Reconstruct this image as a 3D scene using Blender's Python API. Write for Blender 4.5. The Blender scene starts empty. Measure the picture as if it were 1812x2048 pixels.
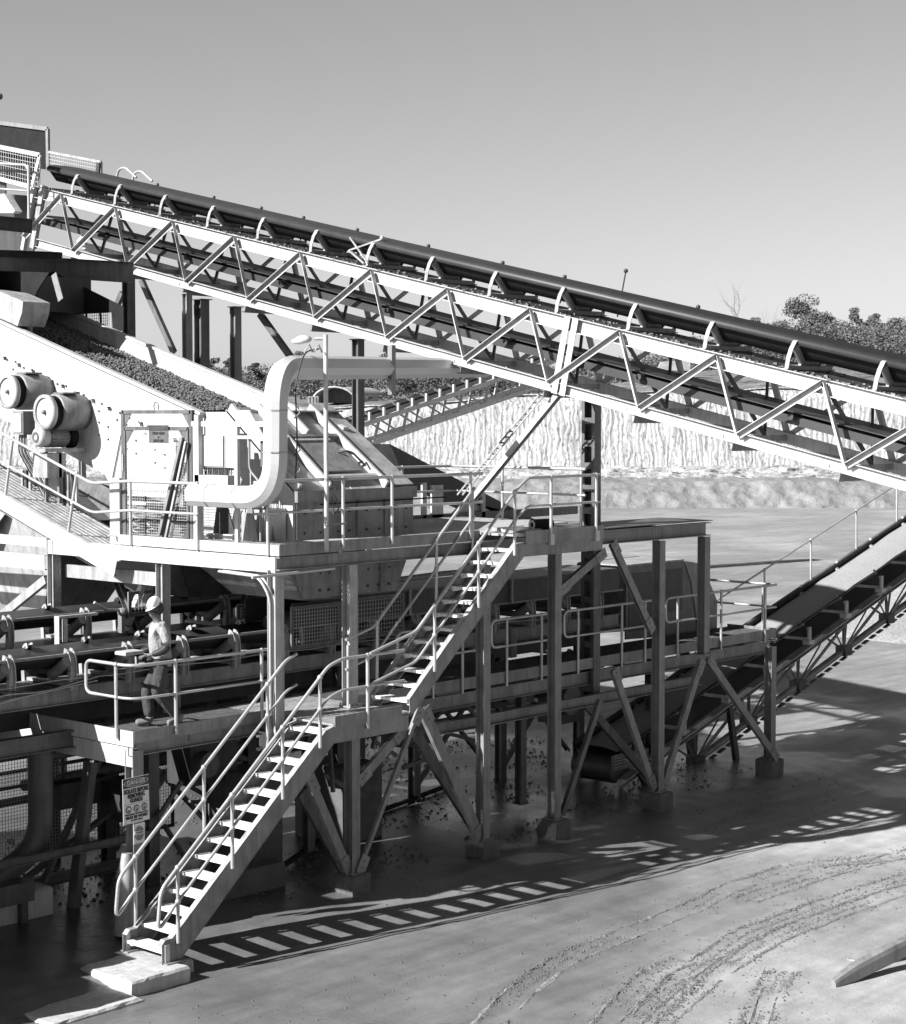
import bpy, bmesh, math, random
from mathutils import Vector, Matrix, noise
R = math.radians
S = bpy.context.scene
COL = S.collection
random.seed(7)

# ---------------------------------------------------------------- camera, sky, sun, exposure
CAM = Vector((0, 0, 7.55))
F, CX, CY, HY, VX = 3650., 906., 1024., 830., 4206.
PIT = math.atan((CY-HY)/F); YAW = math.atan((VX-CX)/F)
cd = bpy.data.cameras.new('camera'); cam = bpy.data.objects.new('camera', cd); COL.objects.link(cam)
S.camera = cam
cam.location = CAM
_f = Vector((math.cos(YAW)*math.cos(PIT), math.sin(YAW)*math.cos(PIT), -math.sin(PIT)))
cam.rotation_euler = _f.to_track_quat('-Z', 'Y').to_euler()
cd.sensor_fit = 'HORIZONTAL'; cd.sensor_width = 36; cd.lens = F/1812*36
cd.clip_start = .5; cd.clip_end = 8000
S.render.resolution_x = 906; S.render.resolution_y = 1024
S.view_settings.view_transform = 'Standard'; S.view_settings.look = 'None'
S.view_settings.exposure = 1.1
S.view_settings.gamma = 1
S.cycles.diffuse_bounces = 1

SUN = Vector((-1.52, .43, 1.0)).normalized()          # towards the sun
sun_el = math.asin(SUN.z); sun_az = math.atan2(SUN.x, SUN.y)
W = bpy.data.worlds.new('World'); S.world = W; W.use_nodes = True
nt = W.node_tree; bg = nt.nodes['Background']
sky = nt.nodes.new('ShaderNodeTexSky'); sky.sky_type = 'NISHITA'; sky.sun_disc = False
sky.sun_elevation = sun_el; sky.sun_rotation = sun_az; sky.air_density = 1.0; sky.dust_density = 1.0
sep = nt.nodes.new('ShaderNodeSeparateColor'); nt.links.new(sky.outputs[0], sep.inputs[0])   # black-and-white film: one grey value
mixv = nt.nodes.new('ShaderNodeMath'); mixv.operation = 'MULTIPLY_ADD'; mixv.inputs[1].default_value = .6
nt.links.new(sep.outputs[0], mixv.inputs[0])
mg = nt.nodes.new('ShaderNodeMath'); mg.operation = 'MULTIPLY'; mg.inputs[1].default_value = .4
nt.links.new(sep.outputs[1], mg.inputs[0]); nt.links.new(mg.outputs[0], mixv.inputs[2])
# upper sky out of view darkened to weaken the fill light in the shade
tc = nt.nodes.new('ShaderNodeTexCoord'); sxyz = nt.nodes.new('ShaderNodeSeparateXYZ'); nt.links.new(tc.outputs['Generated'], sxyz.inputs[0])
mrz = nt.nodes.new('ShaderNodeMapRange'); mrz.interpolation_type = 'SMOOTHSTEP'; mrz.inputs[1].default_value = .26; mrz.inputs[2].default_value = .62; mrz.inputs[3].default_value = 1; mrz.inputs[4].default_value = .28
nt.links.new(sxyz.outputs[2], mrz.inputs[0]); mk = nt.nodes.new('ShaderNodeMath'); mk.operation = 'MULTIPLY'; nt.links.new(mixv.outputs[0], mk.inputs[0]); nt.links.new(mrz.outputs[0], mk.inputs[1])
nt.links.new(mk.outputs[0], bg.inputs[0]); bg.inputs[1].default_value = .069
sl = bpy.data.lights.new('sun', 'SUN'); sl.energy = 5; sl.angle = R(.5); sl.color = (1, 1, 1)
so = bpy.data.objects.new('sun', sl); COL.objects.link(so); so.rotation_euler = (-SUN).to_track_quat('-Z', 'Y').to_euler()
so.location = (0, 0, 60)

# ---------------------------------------------------------------- helpers
def ray(px, py):
    x = (px-CX)/F; y = -(py-CY)/F
    f = math.cos(PIT)+y*math.sin(PIT); u = -math.sin(PIT)+y*math.cos(PIT)
    c, s = math.cos(YAW), math.sin(YAW)
    return Vector((c*f+s*x, s*f-c*x, u))
def at(px, py, X=None, Y=None, Z=None):
    d = ray(px, py)
    t = X/d.x if X is not None else Y/d.y if Y is not None else (Z-CAM.z)/d.z
    return Vector((d.x*t, d.y*t, CAM.z+d.z*t))

def V(*a): return Vector(a)
class MB:
    def __init__(s): s.v = []; s.f = []; s.sm = []
    def add(s, vs, fs, smooth=False):
        n = len(s.v); s.v += [Vector(v) for v in vs]
        for f in fs: s.f.append([n+i for i in f]); s.sm.append(smooth)
        return s
    def hexa(s, c, ax, ay, az):
        c, ax, ay, az = Vector(c), Vector(ax), Vector(ay), Vector(az)
        vs = [c+ax*i+ay*j+az*k for k in (-1, 1) for j in (-1, 1) for i in (-1, 1)]
        fs = [(0, 2, 3, 1), (4, 5, 7, 6), (0, 1, 5, 4), (2, 6, 7, 3), (0, 4, 6, 2), (1, 3, 7, 5)]
        if ax.cross(ay).dot(az) < 0: fs = [f[::-1] for f in fs]
        return s.add(vs, fs)
    def box(s, a, b):
        a, b = Vector(a), Vector(b); h = (b-a)/2
        return s.hexa((a+b)/2, (abs(h.x), 0, 0), (0, abs(h.y), 0), (0, 0, abs(h.z)))
    def fr(s, a, b, up):
        d = (b-a); L = d.length; d = d/L; up = Vector(up)
        sd = d.cross(up)
        if sd.length < 1e-4: sd = d.cross(Vector((1, 0, 0)))
        if sd.length < 1e-4: sd = d.cross(Vector((0, 1, 0)))
        sd.normalize(); u = sd.cross(d).normalized()
        return d, sd, u, L
    def bar(s, a, b, w, h, up=(0, 0, 1)):
        a, b = Vector(a), Vector(b); d, sd, u, L = s.fr(a, b, up)
        return s.hexa((a+b)/2, d*L/2, sd*w/2, u*h/2)
    def prof(s, a, b, poly, up=(0, 0, 1), smooth=False):
        """extrude a closed 2-D outline (side, up) from a to b"""
        a, b = Vector(a), Vector(b); d, sd, u, L = s.fr(a, b, up); n = len(poly)
        vs = [a+sd*p[0]+u*p[1] for p in poly]+[b+sd*p[0]+u*p[1] for p in poly]
        fs = [(i, (i+1) % n, n+(i+1) % n, n+i) for i in range(n)]+[tuple(range(n))[::-1], tuple(range(n, 2*n))]
        return s.add(vs, fs, smooth)
    def ibeam(s, a, b, w, h, up=(0, 0, 1), t=.014):
        a, b = Vector(a), Vector(b); x, y = w/2, h/2; q = t/2
        return s.prof(a, b, [(-x, -y), (x, -y), (x, -y+t), (q, -y+t), (q, y-t), (x, y-t), (x, y), (-x, y), (-x, y-t), (-q, y-t), (-q, -y+t), (-x, -y+t)], up)
    def chan(s, a, b, w, h, up=(0, 0, 1), t=.014, flip=1):
        """channel: web on the side (flip<0: other side), flanges pointing away from it"""
        x, y, k = w/2, h/2, flip
        P = [(-x, -y), (x, -y), (x, -y+t), (-x+t, -y+t), (-x+t, y-t), (x, y-t), (x, y), (-x, y)]
        return s.prof(a, b, [(k*p[0], p[1]) for p in P], up)
    def angle(s, a, b, n1, n2, leg=.08, t=.01):
        """angle section whose heel runs a-b; legs reach out along n1 and n2"""
        a, b, n1, n2 = Vector(a), Vector(b), Vector(n1), Vector(n2); d = (b-a).normalized()
        n1 = (n1-d*n1.dot(d)).normalized(); n2 = (n2-d*n2.dot(d)-n1*n2.dot(n1)).normalized()
        m = (a+b)/2; L = (b-a)/2
        s.hexa(m+n1*leg/2+n2*t/2, L, n1*leg/2, n2*t/2)
        return s.hexa(m+n2*(t+(leg-t)/2)+n1*t/2, L, n2*(leg-t)/2, n1*t/2)
    def tube(s, pts, r, n=8, cap=True, closed=False):
        pts = [Vector(p) for p in pts]; rings = []
        prev = None; m = len(pts)
        rr = r if isinstance(r, (list, tuple)) else [r]*m
        for i, p in enumerate(pts):
            if closed: t = (pts[(i+1) % m]-pts[i-1])
            else: t = pts[min(i+1, m-1)]-pts[max(i-1, 0)]
            t.normalize()
            if prev is None:
                q = Vector((0, 0, 1)) if abs(t.z) < .9 else Vector((1, 0, 0)); u = t.cross(q).normalized()
            else:
                u = (prev-t*prev.dot(t)).normalized()
            prev = u; w = t.cross(u)
            rings.append([p+(u*math.cos(2*math.pi*k/n)+w*math.sin(2*math.pi*k/n))*rr[i] for k in range(n)])
        vs = [v for g in rings for v in g]; fs = []
        for i in range(m if closed else m-1):
            j = (i+1) % m
            for k in range(n):
                k2 = (k+1) % n; fs.append((i*n+k, i*n+k2, j*n+k2, j*n+k))
        s.add(vs, fs, True)
        if cap and not closed:
            s.add(rings[0], [tuple(range(n))[::-1]]); s.add(rings[-1], [tuple(range(n))])
        return s
    def cyl(s, a, b, r, n=16, r2=None): return s.tube([a, b], [r, r if r2 is None else r2], n)
    def ball(s, c, r, n=8, sx=(1, 1, 1)):
        c = Vector(c); vs = []; fs = []; h = n//2
        for i in range(h+1):
            th = math.pi*i/h
            for k in range(n):
                a = 2*math.pi*k/n; vs.append(c+Vector((r*math.sin(th)*math.cos(a)*sx[0], r*math.sin(th)*math.sin(a)*sx[1], r*math.cos(th)*sx[2])))
        for i in range(h):
            for k in range(n):
                k2 = (k+1) % n; fs.append((i*n+k, (i+1)*n+k, (i+1)*n+k2, i*n+k2))
        return s.add(vs, fs, True)
    def lathe(s, o, d, prof, n=24, smooth=True):
        o, d = Vector(o), Vector(d).normalized(); q = Vector((0, 0, 1)) if abs(d.z) < .9 else Vector((1, 0, 0))
        u = d.cross(q).normalized(); w = d.cross(u); vs = []; fs = []; m = len(prof)
        for (t, r) in prof:
            for k in range(n):
                a = 2*math.pi*k/n; vs.append(o+d*t+(u*math.cos(a)+w*math.sin(a))*r)
        for i in range(m-1):
            for k in range(n):
                k2 = (k+1) % n; fs.append((i*n+k, i*n+k2, (i+1)*n+k2, (i+1)*n+k))
        s.add(vs, fs, smooth)
        return s
    def plate(s, poly, vec):
        """polygon given in 3-D, thickened by vec"""
        poly = [Vector(p) for p in poly]; vec = Vector(vec); n = len(poly)
        nrm = Vector((0, 0, 0))
        for i in range(n): nrm += poly[i].cross(poly[(i+1) % n])
        if nrm.dot(vec) > 0: poly = poly[::-1]
        vs = poly+[p+vec for p in poly]
        fs = [tuple(range(n)), tuple(range(n, 2*n))[::-1]]+[(i, n+i, n+(i+1) % n, (i+1) % n) for i in range(n)]
        return s.add(vs, fs)
    def wires(s, o, a, b, step, r=.003):
        """weld mesh filling the parallelogram o, o+a, o+b"""
        o, a, b = Vector(o), Vector(a), Vector(b); nn = a.cross(b).normalized()
        na = max(1, round(a.length/step)); nb = max(1, round(b.length/step))
        for i in range(na+1): s.bar(o+a*i/na, o+a*i/na+b, 2*r, 2*r, nn)
        for i in range(nb+1): s.bar(o+b*i/nb+nn*r, o+b*i/nb+a+nn*r, 2*r, 2*r, nn)
        return s
    def build(s, name, m, parent=None, label=None, kind=None, cat=None, group=None, origin=None):
        if not s.v: return None
        o0 = root_loc(parent) if parent is not None else (Vector(origin) if origin is not None else Vector((0, 0, 0)))
        me = bpy.data.meshes.new(name)
        me.from_pydata([v-o0 for v in s.v], [], s.f)
        me.polygons.foreach_set('use_smooth', s.sm); me.materials.append(m); me.update()
        o = bpy.data.objects.new(name, me); COL.objects.link(o)
        if parent is not None: o.parent = parent
        else: o.location = o0
        if label: o['label'] = label
        if kind: o['kind'] = kind
        if cat: o['category'] = cat
        if group: o['group'] = group
        return o
def root_loc(o):
    while o.parent is not None: o = o.parent
    return Vector(o.location)
def thing(name, label, cat, loc=(0, 0, 0), group=None):
    o = bpy.data.objects.new(name, None); COL.objects.link(o); o.location = loc
    o.empty_display_size = .3
    o['label'] = label; o['category'] = cat
    if group: o['group'] = group
    return o
def fillet(pts, r, n=5):
    pts = [Vector(p) for p in pts]; out = [pts[0]]
    for i in range(1, len(pts)-1):
        a, b, c = pts[i-1], pts[i], pts[i+1]; u = (a-b); w = (c-b)
        rr = min(r, u.length*.48, w.length*.48); u.normalize(); w.normalize()
        for k in range(n+1):
            t = k/n; p = b+u*rr*(1-t)**2+w*rr*t*t; out.append(p)
    out.append(pts[-1]); return out

# ---------------------------------------------------------------- materials (black-and-white photograph: greys)
def nodes(m):
    m.use_nodes = True; return m.node_tree, m.node_tree.nodes['Principled BSDF']
def g(v): return (v, v, v, 1)
def ramp(nt, src, stops):
    r = nt.nodes.new('ShaderNodeValToRGB'); e = r.color_ramp.elements
    while len(e) > 1: e.remove(e[-1])
    e[0].position = stops[0][0]; e[0].color = g(stops[0][1])
    for p, v in stops[1:]:
        x = e.new(p); x.color = g(v)
    nt.links.new(src, r.inputs[0]); return r.outputs[0]
def tex(nt, scale, detail=4, rough=.6, vec=None, stretch=None, kind='ShaderNodeTexNoise'):
    t = nt.nodes.new(kind); t.inputs['Scale'].default_value = scale
    if kind == 'ShaderNodeTexNoise': t.inputs['Detail'].default_value = detail; t.inputs['Roughness'].default_value = rough
    ge = nt.nodes.new('ShaderNodeNewGeometry'); src = ge.outputs['Position']
    if stretch:
        mp = nt.nodes.new('ShaderNodeMapping'); mp.inputs['Scale'].default_value = stretch
        nt.links.new(src, mp.inputs[0]); src = mp.outputs[0]
    nt.links.new(src, t.inputs['Vector']); return t
def mul(nt, a, b, op='MULTIPLY'):
    m = nt.nodes.new('ShaderNodeMath'); m.operation = op
    for i, x in enumerate((a, b)):
        if isinstance(x, (int, float)): m.inputs[i].default_value = x
        else: nt.links.new(x, m.inputs[i])
    return m.outputs[0]
def mat(name, base, dirt=.25, rough=.5, metal=0, bump=.15, scale=3, streak=True, spec=.5):
    m = bpy.data.materials.new(name); nt, b = nodes(m)
    n1 = tex(nt, scale, 6, .65); c = ramp(nt, n1.outputs[0], [(.3, 1-dirt), (.62, 1.0)])
    if streak:
        n2 = tex(nt, 9, 4, .6, stretch=(1, 1, .07)); c2 = ramp(nt, n2.outputs[0], [(.34, 1-dirt*.9), (.56, 1.0)])
        c = mul(nt, c, c2)
    n3 = tex(nt, 45, 3, .7); c3 = ramp(nt, n3.outputs[0], [(.3, 1-dirt*.5), (.5, 1.0)]); c = mul(nt, c, c3)
    v = mul(nt, c, base); nt.links.new(v, b.inputs['Base Color'])
    b.inputs['Roughness'].default_value = rough; b.inputs['Metallic'].default_value = metal
    b.inputs['Specular IOR Level'].default_value = spec
    if bump:
        bp = nt.nodes.new('ShaderNodeBump'); bp.inputs['Strength'].default_value = bump; bp.inputs['Distance'].default_value = .01
        nt.links.new(n3.outputs[0], bp.inputs['Height']); nt.links.new(bp.outputs[0], b.inputs['Normal'])
    return m
M = {}
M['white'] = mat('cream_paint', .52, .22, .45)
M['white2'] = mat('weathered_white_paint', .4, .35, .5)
M['steel'] = mat('grey_and_shaded_steel', .24, .35, .5)  # shade put into darker paint for columns and beams; also truly grey parts
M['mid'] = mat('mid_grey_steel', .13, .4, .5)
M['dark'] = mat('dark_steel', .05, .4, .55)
M['black'] = mat('black_rubber', .022, .35, .9, streak=False, spec=.15)
M['belt'] = mat('belt_rubber', .035, .3, .5, streak=False)
M['grate_dark'] = mat('shaded_grating', .1, .4, .6)  # walkway shade put into the colour; the other decks stay galvanised
M['galv'] = mat('galvanised_tube', .5, .25, .4, metal=.35, streak=False)
M['grating'] = mat('galvanised_grating', .55, .3, .45, metal=.3)
M['wire'] = mat('mesh_wire', .45, .2, .5, streak=False)
M['frame'] = mat('shaded_paint', .26, .35, .5)  # darker copy of the white paint for shaded stringers, toe boards and beams
M['plinth'] = mat('dark_concrete', .12, .4, .85, bump=.6, scale=3, streak=False)  # darker than the pad concrete
M['concrete'] = mat('concrete', .52, .25, .85, bump=.6, scale=2)
M['roller'] = mat('roller_shell', .22, .4, .5, streak=False)
M['duct'] = mat('duct_sheet', .5, .06, .35, bump=0, streak=False)

# ---------------------------------------------------------------- ground
def seg_dist(p, pts):
    best = 1e9
    for a, b in zip(pts, pts[1:]):
        d = b-a; t = max(0, min(1, (p-a).dot(d)/d.length_squared)); q = (p-(a+d*t)).length
        if q < best: best = q
    return best
TRK = [[(1900, 1735), (1812, 1758), (1664, 1803), (1494, 1865), (1382, 1942), (1269, 2048), (1200, 2120)],
       [(1900, 1760), (1812, 1780), (1673, 1825), (1539, 1879), (1426, 1946), (1314, 2045), (1250, 2120)],
       [(1763, 1717), (1584, 1735), (1449, 1780), (1382, 1816), (1247, 1870), (1135, 1915), (1045, 1978), (960, 2070)],
       [(1368, 1919), (1314, 1942), (1247, 2009), (1200, 2070)],
       [(1570, 1940), (1548, 1964), (1512, 2048), (1490, 2110)],
       [(1850, 1700), (1620, 1755), (1490, 1800)]]
TRK = [[Vector(at(x, y, Z=-.17)[:2]) for x, y in t] for t in TRK]
def ground_mat():
    m = bpy.data.materials.new('quarry_mud'); nt, b = nodes(m)
    n1 = tex(nt, .16, 6, .6); n2 = tex(nt, 2.2, 8, .7); n3 = tex(nt, 30, 4, .75); n4 = tex(nt, .035, 3, .5, stretch=(.35, 1.6, 1))
    n5 = tex(nt, .5, 5, .55, stretch=(1, 1, 1))
    c = ramp(nt, n1.outputs[0], [(.36, .22), (.5, .26), (.64, .32)])
    c = mul(nt, c, ramp(nt, n2.outputs[0], [(.3, .8), (.6, 1.03)])); c = mul(nt, c, ramp(nt, n3.outputs[0], [(.28, .6), (.42, 1.0)]))
    c = mul(nt, c, ramp(nt, n4.outputs[0], [(.35, .86), (.6, 1.1)]))
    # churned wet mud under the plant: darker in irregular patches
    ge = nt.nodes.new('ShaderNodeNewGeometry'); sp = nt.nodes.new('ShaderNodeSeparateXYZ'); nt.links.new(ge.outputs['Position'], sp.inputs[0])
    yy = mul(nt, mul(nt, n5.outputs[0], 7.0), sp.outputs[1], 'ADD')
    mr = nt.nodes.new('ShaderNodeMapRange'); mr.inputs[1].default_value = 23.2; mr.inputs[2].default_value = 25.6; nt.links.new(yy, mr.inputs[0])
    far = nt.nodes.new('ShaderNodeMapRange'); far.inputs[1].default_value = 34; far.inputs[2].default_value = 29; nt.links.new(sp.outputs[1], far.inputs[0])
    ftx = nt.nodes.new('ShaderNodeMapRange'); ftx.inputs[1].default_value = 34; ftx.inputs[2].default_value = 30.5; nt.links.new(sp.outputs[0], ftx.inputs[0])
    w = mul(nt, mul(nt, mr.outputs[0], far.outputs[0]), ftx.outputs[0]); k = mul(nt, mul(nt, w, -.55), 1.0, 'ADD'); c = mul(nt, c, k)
    st = nt.nodes.new('ShaderNodeMapping'); st.inputs['Rotation'].default_value = (0, 0, -.62); st.inputs['Scale'].default_value = (.25, 2.2, 1); nt.links.new(ge.outputs['Position'], st.inputs[0]); n6 = nt.nodes.new('ShaderNodeTexNoise'); n6.inputs['Scale'].default_value = 1.1; n6.inputs['Detail'].default_value = 7; n6.inputs['Roughness'].default_value = .65; nt.links.new(st.outputs[0], n6.inputs['Vector'])
    c = mul(nt, c, ramp(nt, n6.outputs[0], [(.33, .84), (.5, 1.0), (.62, 1.14)]))
    # shallow water film left by the wash-down: smooth and darker
    q1 = mul(nt, sp.outputs[1], mul(nt, sp.outputs[0], -.52), 'ADD'); q2 = mul(nt, q1, mul(nt, n1.outputs[0], 5.0), 'ADD'); q2 = mul(nt, q2, mul(nt, n5.outputs[0], 3.0), 'ADD')
    wm = nt.nodes.new('ShaderNodeMapRange'); wm.inputs[1].default_value = 7.6; wm.inputs[2].default_value = 8.7; nt.links.new(q2, wm.inputs[0])
    ft = nt.nodes.new('ShaderNodeMapRange'); ft.inputs[1].default_value = 36; ft.inputs[2].default_value = 32; nt.links.new(sp.outputs[0], ft.inputs[0])
    wet = mul(nt, mul(nt, wm.outputs[0], ft.outputs[0]), far.outputs[0]); c = mul(nt, c, mul(nt, mul(nt, wet, -.3), 1.0, 'ADD'))
    dr = nt.nodes.new('ShaderNodeMapRange'); dr.inputs[1].default_value = 7.5; dr.inputs[2].default_value = 1.5; dr.inputs[3].default_value = .94; dr.inputs[4].default_value = 1.32; nt.links.new(mul(nt, q1, mul(nt, n5.outputs[0], 3.5), 'ADD'), dr.inputs[0])
    nd = nt.nodes.new('ShaderNodeMapRange'); nd.inputs[1].default_value = 45; nd.inputs[2].default_value = 38; nt.links.new(sp.outputs[0], nd.inputs[0])
    c = mul(nt, c, mul(nt, mul(nt, mul(nt, dr.outputs[0], -1.0, 'ADD'), nd.outputs[0]), 1.0, 'ADD'))
    nt.links.new(c, b.inputs['Base Color'])
    rg = ramp(nt, n1.outputs[0], [(.38, .28), (.5, .62), (.62, .85)]); nt.links.new(mul(nt, rg, mul(nt, mul(nt, wet, -.45), 1.0, 'ADD')), b.inputs['Roughness'])
    b.inputs['Specular IOR Level'].default_value = .35
    bp = nt.nodes.new('ShaderNodeBump'); nt.links.new(mul(nt, mul(nt, wet, -.35), .75, 'ADD'), bp.inputs['Strength']); bp.inputs['Distance'].default_value = .04
    hh = mul(nt, mul(nt, n2.outputs[0], .7), mul(nt, n3.outputs[0], .3), 'ADD')
    nt.links.new(hh, bp.inputs['Height']); nt.links.new(bp.outputs[0], b.inputs['Normal'])
    return m
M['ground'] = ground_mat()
def axis(lo, hi, st, far, grow=1.35):
    a = []; x = lo
    while x < hi: a.append(x); x += st
    a.append(hi); s = st; y = hi
    while y < far: s *= grow; y += s; a.append(y)
    s = st; y = lo; b = []
    while y > -far: s *= grow; y -= s; b.append(y)
    return b[::-1]+a
def ground_h(x, y):
    p = Vector((x, y)); q = max(0, min(1, (20.4-y)/1.3)); h = .02*noise.noise((x*.35, y*.35, 0))-.17*q*q*(3-2*q)
    if 10 < x < 42 and 5 < y < 24:
        h += .012*noise.noise((x*2.1, y*2.1, 3))
    if 12 < x < 36 and 6 < y < 20:
        for i, t in enumerate(TRK):
            d = seg_dist(p, t)
            if d < .8:
                k = math.exp(-(d/.17)**2)
                lug = noise.noise((x*6, y*6, i))*.5+noise.noise((x*13, y*13, i))*.5
                h += -.016*k+.012*math.exp(-((d-.24)/.07)**2)+.018*lug*math.exp(-(d/.3)**2)
    return h
def make_ground():
    xs = axis(12.5, 36, .085, 3500); ys = axis(6.5, 20, .085, 3500)
    vs = [(x, y, ground_h(x, y)) for y in ys for x in xs]; nx = len(xs)
    fs = [(j*nx+i, j*nx+i+1, (j+1)*nx+i+1, (j+1)*nx+i) for j in range(len(ys)-1) for i in range(nx-1)]
    me = bpy.data.meshes.new('ground'); me.from_pydata(vs, [], fs); me.polygons.foreach_set('use_smooth', [True]*len(fs)); me.materials.append(M['ground'])
    o = bpy.data.objects.new('ground', me); COL.objects.link(o); o['kind'] = 'structure'
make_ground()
def tracks():
    m = bpy.data.materials.new('churned_mud'); nt, b = nodes(m); a = tex(nt, 9, 6, .7); nt.links.new(ramp(nt, a.outputs[0], [(.35, .15), (.5, .23), (.6, .28)]), b.inputs['Base Color']); b.inputs['Roughness'].default_value = .8
    bp = nt.nodes.new('ShaderNodeBump'); bp.inputs['Strength'].default_value = 1; bp.inputs['Distance'].default_value = .04; nt.links.new(a.outputs[0], bp.inputs['Height']); nt.links.new(bp.outputs[0], b.inputs['Normal'])
    mb = MB()
    for ti, t in enumerate(TRK):
        pts = fillet([V(p.x, p.y, 0) for p in t], 1.5, 6)
        for off in (-.2, .2) if ti != 4 else (-.12, .12):
            line = []; 
            for a_, b_ in zip(pts, pts[1:]):
                n = max(1, int((b_-a_).length/.05)); line += [a_.lerp(b_, k/n) for k in range(n)]
            prev = None
            for i in range(1, len(line)-1):
                d = (line[i+1]-line[i-1]); 
                if d.length < 1e-5: continue
                d.normalize(); s = V(-d.y, d.x, 0); c = line[i]+s*(off+.03*noise.noise((i*.04, off, ti)))
                w = .022+.05*noise.noise((i*.07, off*7, ti))+.022*noise.noise((i*.5, off*3, ti))
                if w < .012: prev = None; continue
                row = [c+s*w*k for k in (-1, 0, 1)]; row = [V(q.x, q.y, ground_h(q.x, q.y)+.005+(.009*(1+noise.noise((q.x*9, q.y*9, 1))) if k == 1 else -.004)) for k, q in enumerate(row)]
                n0 = len(mb.v); mb.v += row
                if prev is not None:
                    for k in (0, 1): mb.f.append([prev+k, prev+k+1, n0+k+1, n0+k]); mb.sm.append(False)
                prev = n0
    mb.build('tyre_tracks', m, kind='structure')
tracks()
def clods():
    rnd = random.Random(77); mb = MB()
    for ti, t in enumerate(TRK):
        for a, b in zip(t, t[1:]):
            L = (b-a).length; n = int(L*430); d = (b-a).normalized(); s = Vector((-d.y, d.x))
            for i in range(n):
                u = rnd.random(); side = rnd.choice((-.2, .2, .0)); p = a.lerp(b, u)+s*(side+rnd.gauss(0, .028 if rnd.random() < .7 else .16))
                if noise.noise((p.x*.9, p.y*.9, ti)) < -.3+.35*rnd.random(): continue
                r = .006+.017*rnd.random()**2.4; z = ground_h(p.x, p.y)
                k = Matrix.Rotation(rnd.uniform(0, 6.28), 3, 'Z'); c = V(p.x, p.y, z+r*.25)
                q = [k @ V(r*x, r*y*rnd.uniform(.6, 1.1), r*zz*rnd.uniform(.6, 1)) for x, y, zz in ((1, 0, 0), (0, 1, 0), (-1, 0, 0), (0, -1, 0), (.1, .1, 1), (0, 0, -1))]
                mb.add([c+v for v in q], [(0, 1, 4), (1, 2, 4), (2, 3, 4), (3, 0, 4), (1, 0, 5), (2, 1, 5), (3, 2, 5), (0, 3, 5)])
    for i in range(6000):
        x, y = rnd.uniform(13, 34), rnd.uniform(8, 30); r = .004+.011*rnd.random()**3
        if noise.noise((x*.5, y*.5, 9)) < .05: continue
        c = V(x, y, ground_h(x, y)+r*.3); mb.hexa(c, V(r, r*.3, 0), V(-r*.3, r*.8, 0), V(0, 0, r*.6))
    M['clod'] = mat('mud_clod', .13, .3, .9, streak=False, bump=0)
    mb.build('mud_clods', M['clod'], kind='stuff')

clods()
# ---------------------------------------------------------------- quarry face, embankment, hill
def far_pt(px, Z, z):
    d = ray(px, HY); d.z = 0
    dd = d.length; fwd = math.cos(math.atan((px-CX)/F)); d.normalize()
    p = CAM+d*(Z/fwd); return Vector((p.x, p.y, z))
def zat(py, Z): return CAM.z-(py-HY)/F*Z
def sheet(name, rows, m, cols, amp, fr, st=(1, 1, 1), sub=6, kind='structure'):
    """rows: list of functions px -> (Z, z); cols: pixel columns; refined and roughened"""
    nx = len(cols); prof = []
    for px in cols:
        pr = [far_pt(px, *r(px)) for r in rows]; line = []
        for a, b in zip(pr, pr[1:]):
            for k in range(sub): line.append(a.lerp(b, k/sub))
        line.append(pr[-1]); prof.append(line)
    vs = []; ny = len(prof[0])
    for i in range(nx):
        for j in range(ny):
            p = prof[i][j]; q = Vector((p.x*st[0], p.y*st[1], p.z*st[2]))*fr
            n = noise.noise(q)+.5*noise.noise(q*2.3)+.25*noise.noise(q*5.1)
            edge = 0 if j == 0 else 1
            d = Vector((p.x, p.y, 0)).normalized()
            vs.append(p-d*n*amp*edge+Vector((0, 0, n*amp*.35*edge)))
    fs = [(i*ny+j, (i+1)*ny+j, (i+1)*ny+j+1, i*ny+j+1) for i in range(nx-1) for j in range(ny-1)]
    me = bpy.data.meshes.new(name); me.from_pydata(vs, [], fs); me.polygons.foreach_set('use_smooth', [True]*len(fs)); me.materials.append(m)
    o = bpy.data.objects.new(name, me); COL.objects.link(o); o['kind'] = kind; return o
def earth(name, base, lo, sc, stretch, strength=.9, rock=None):
    m = bpy.data.materials.new(name); nt, b = nodes(m)
    a = tex(nt, sc, 7, .7, stretch=stretch); c = ramp(nt, a.outputs[0], [(.38, lo), (.5, base*.9), (.6, base)])
    d = tex(nt, .12, 4, .6); c = mul(nt, c, ramp(nt, d.outputs[0], [(.3, .8), (.6, 1.05)]))
    nt.links.new(c, b.inputs['Base Color']); b.inputs['Roughness'].default_value = .95; b.inputs['Specular IOR Level'].default_value = .15
    bp = nt.nodes.new('ShaderNodeBump'); bp.inputs['Strength'].default_value = strength; bp.inputs['Distance'].default_value = .6
    nt.links.new(a.outputs[0], bp.inputs['Height']); nt.links.new(bp.outputs[0], b.inputs['Normal']); return m
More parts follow.
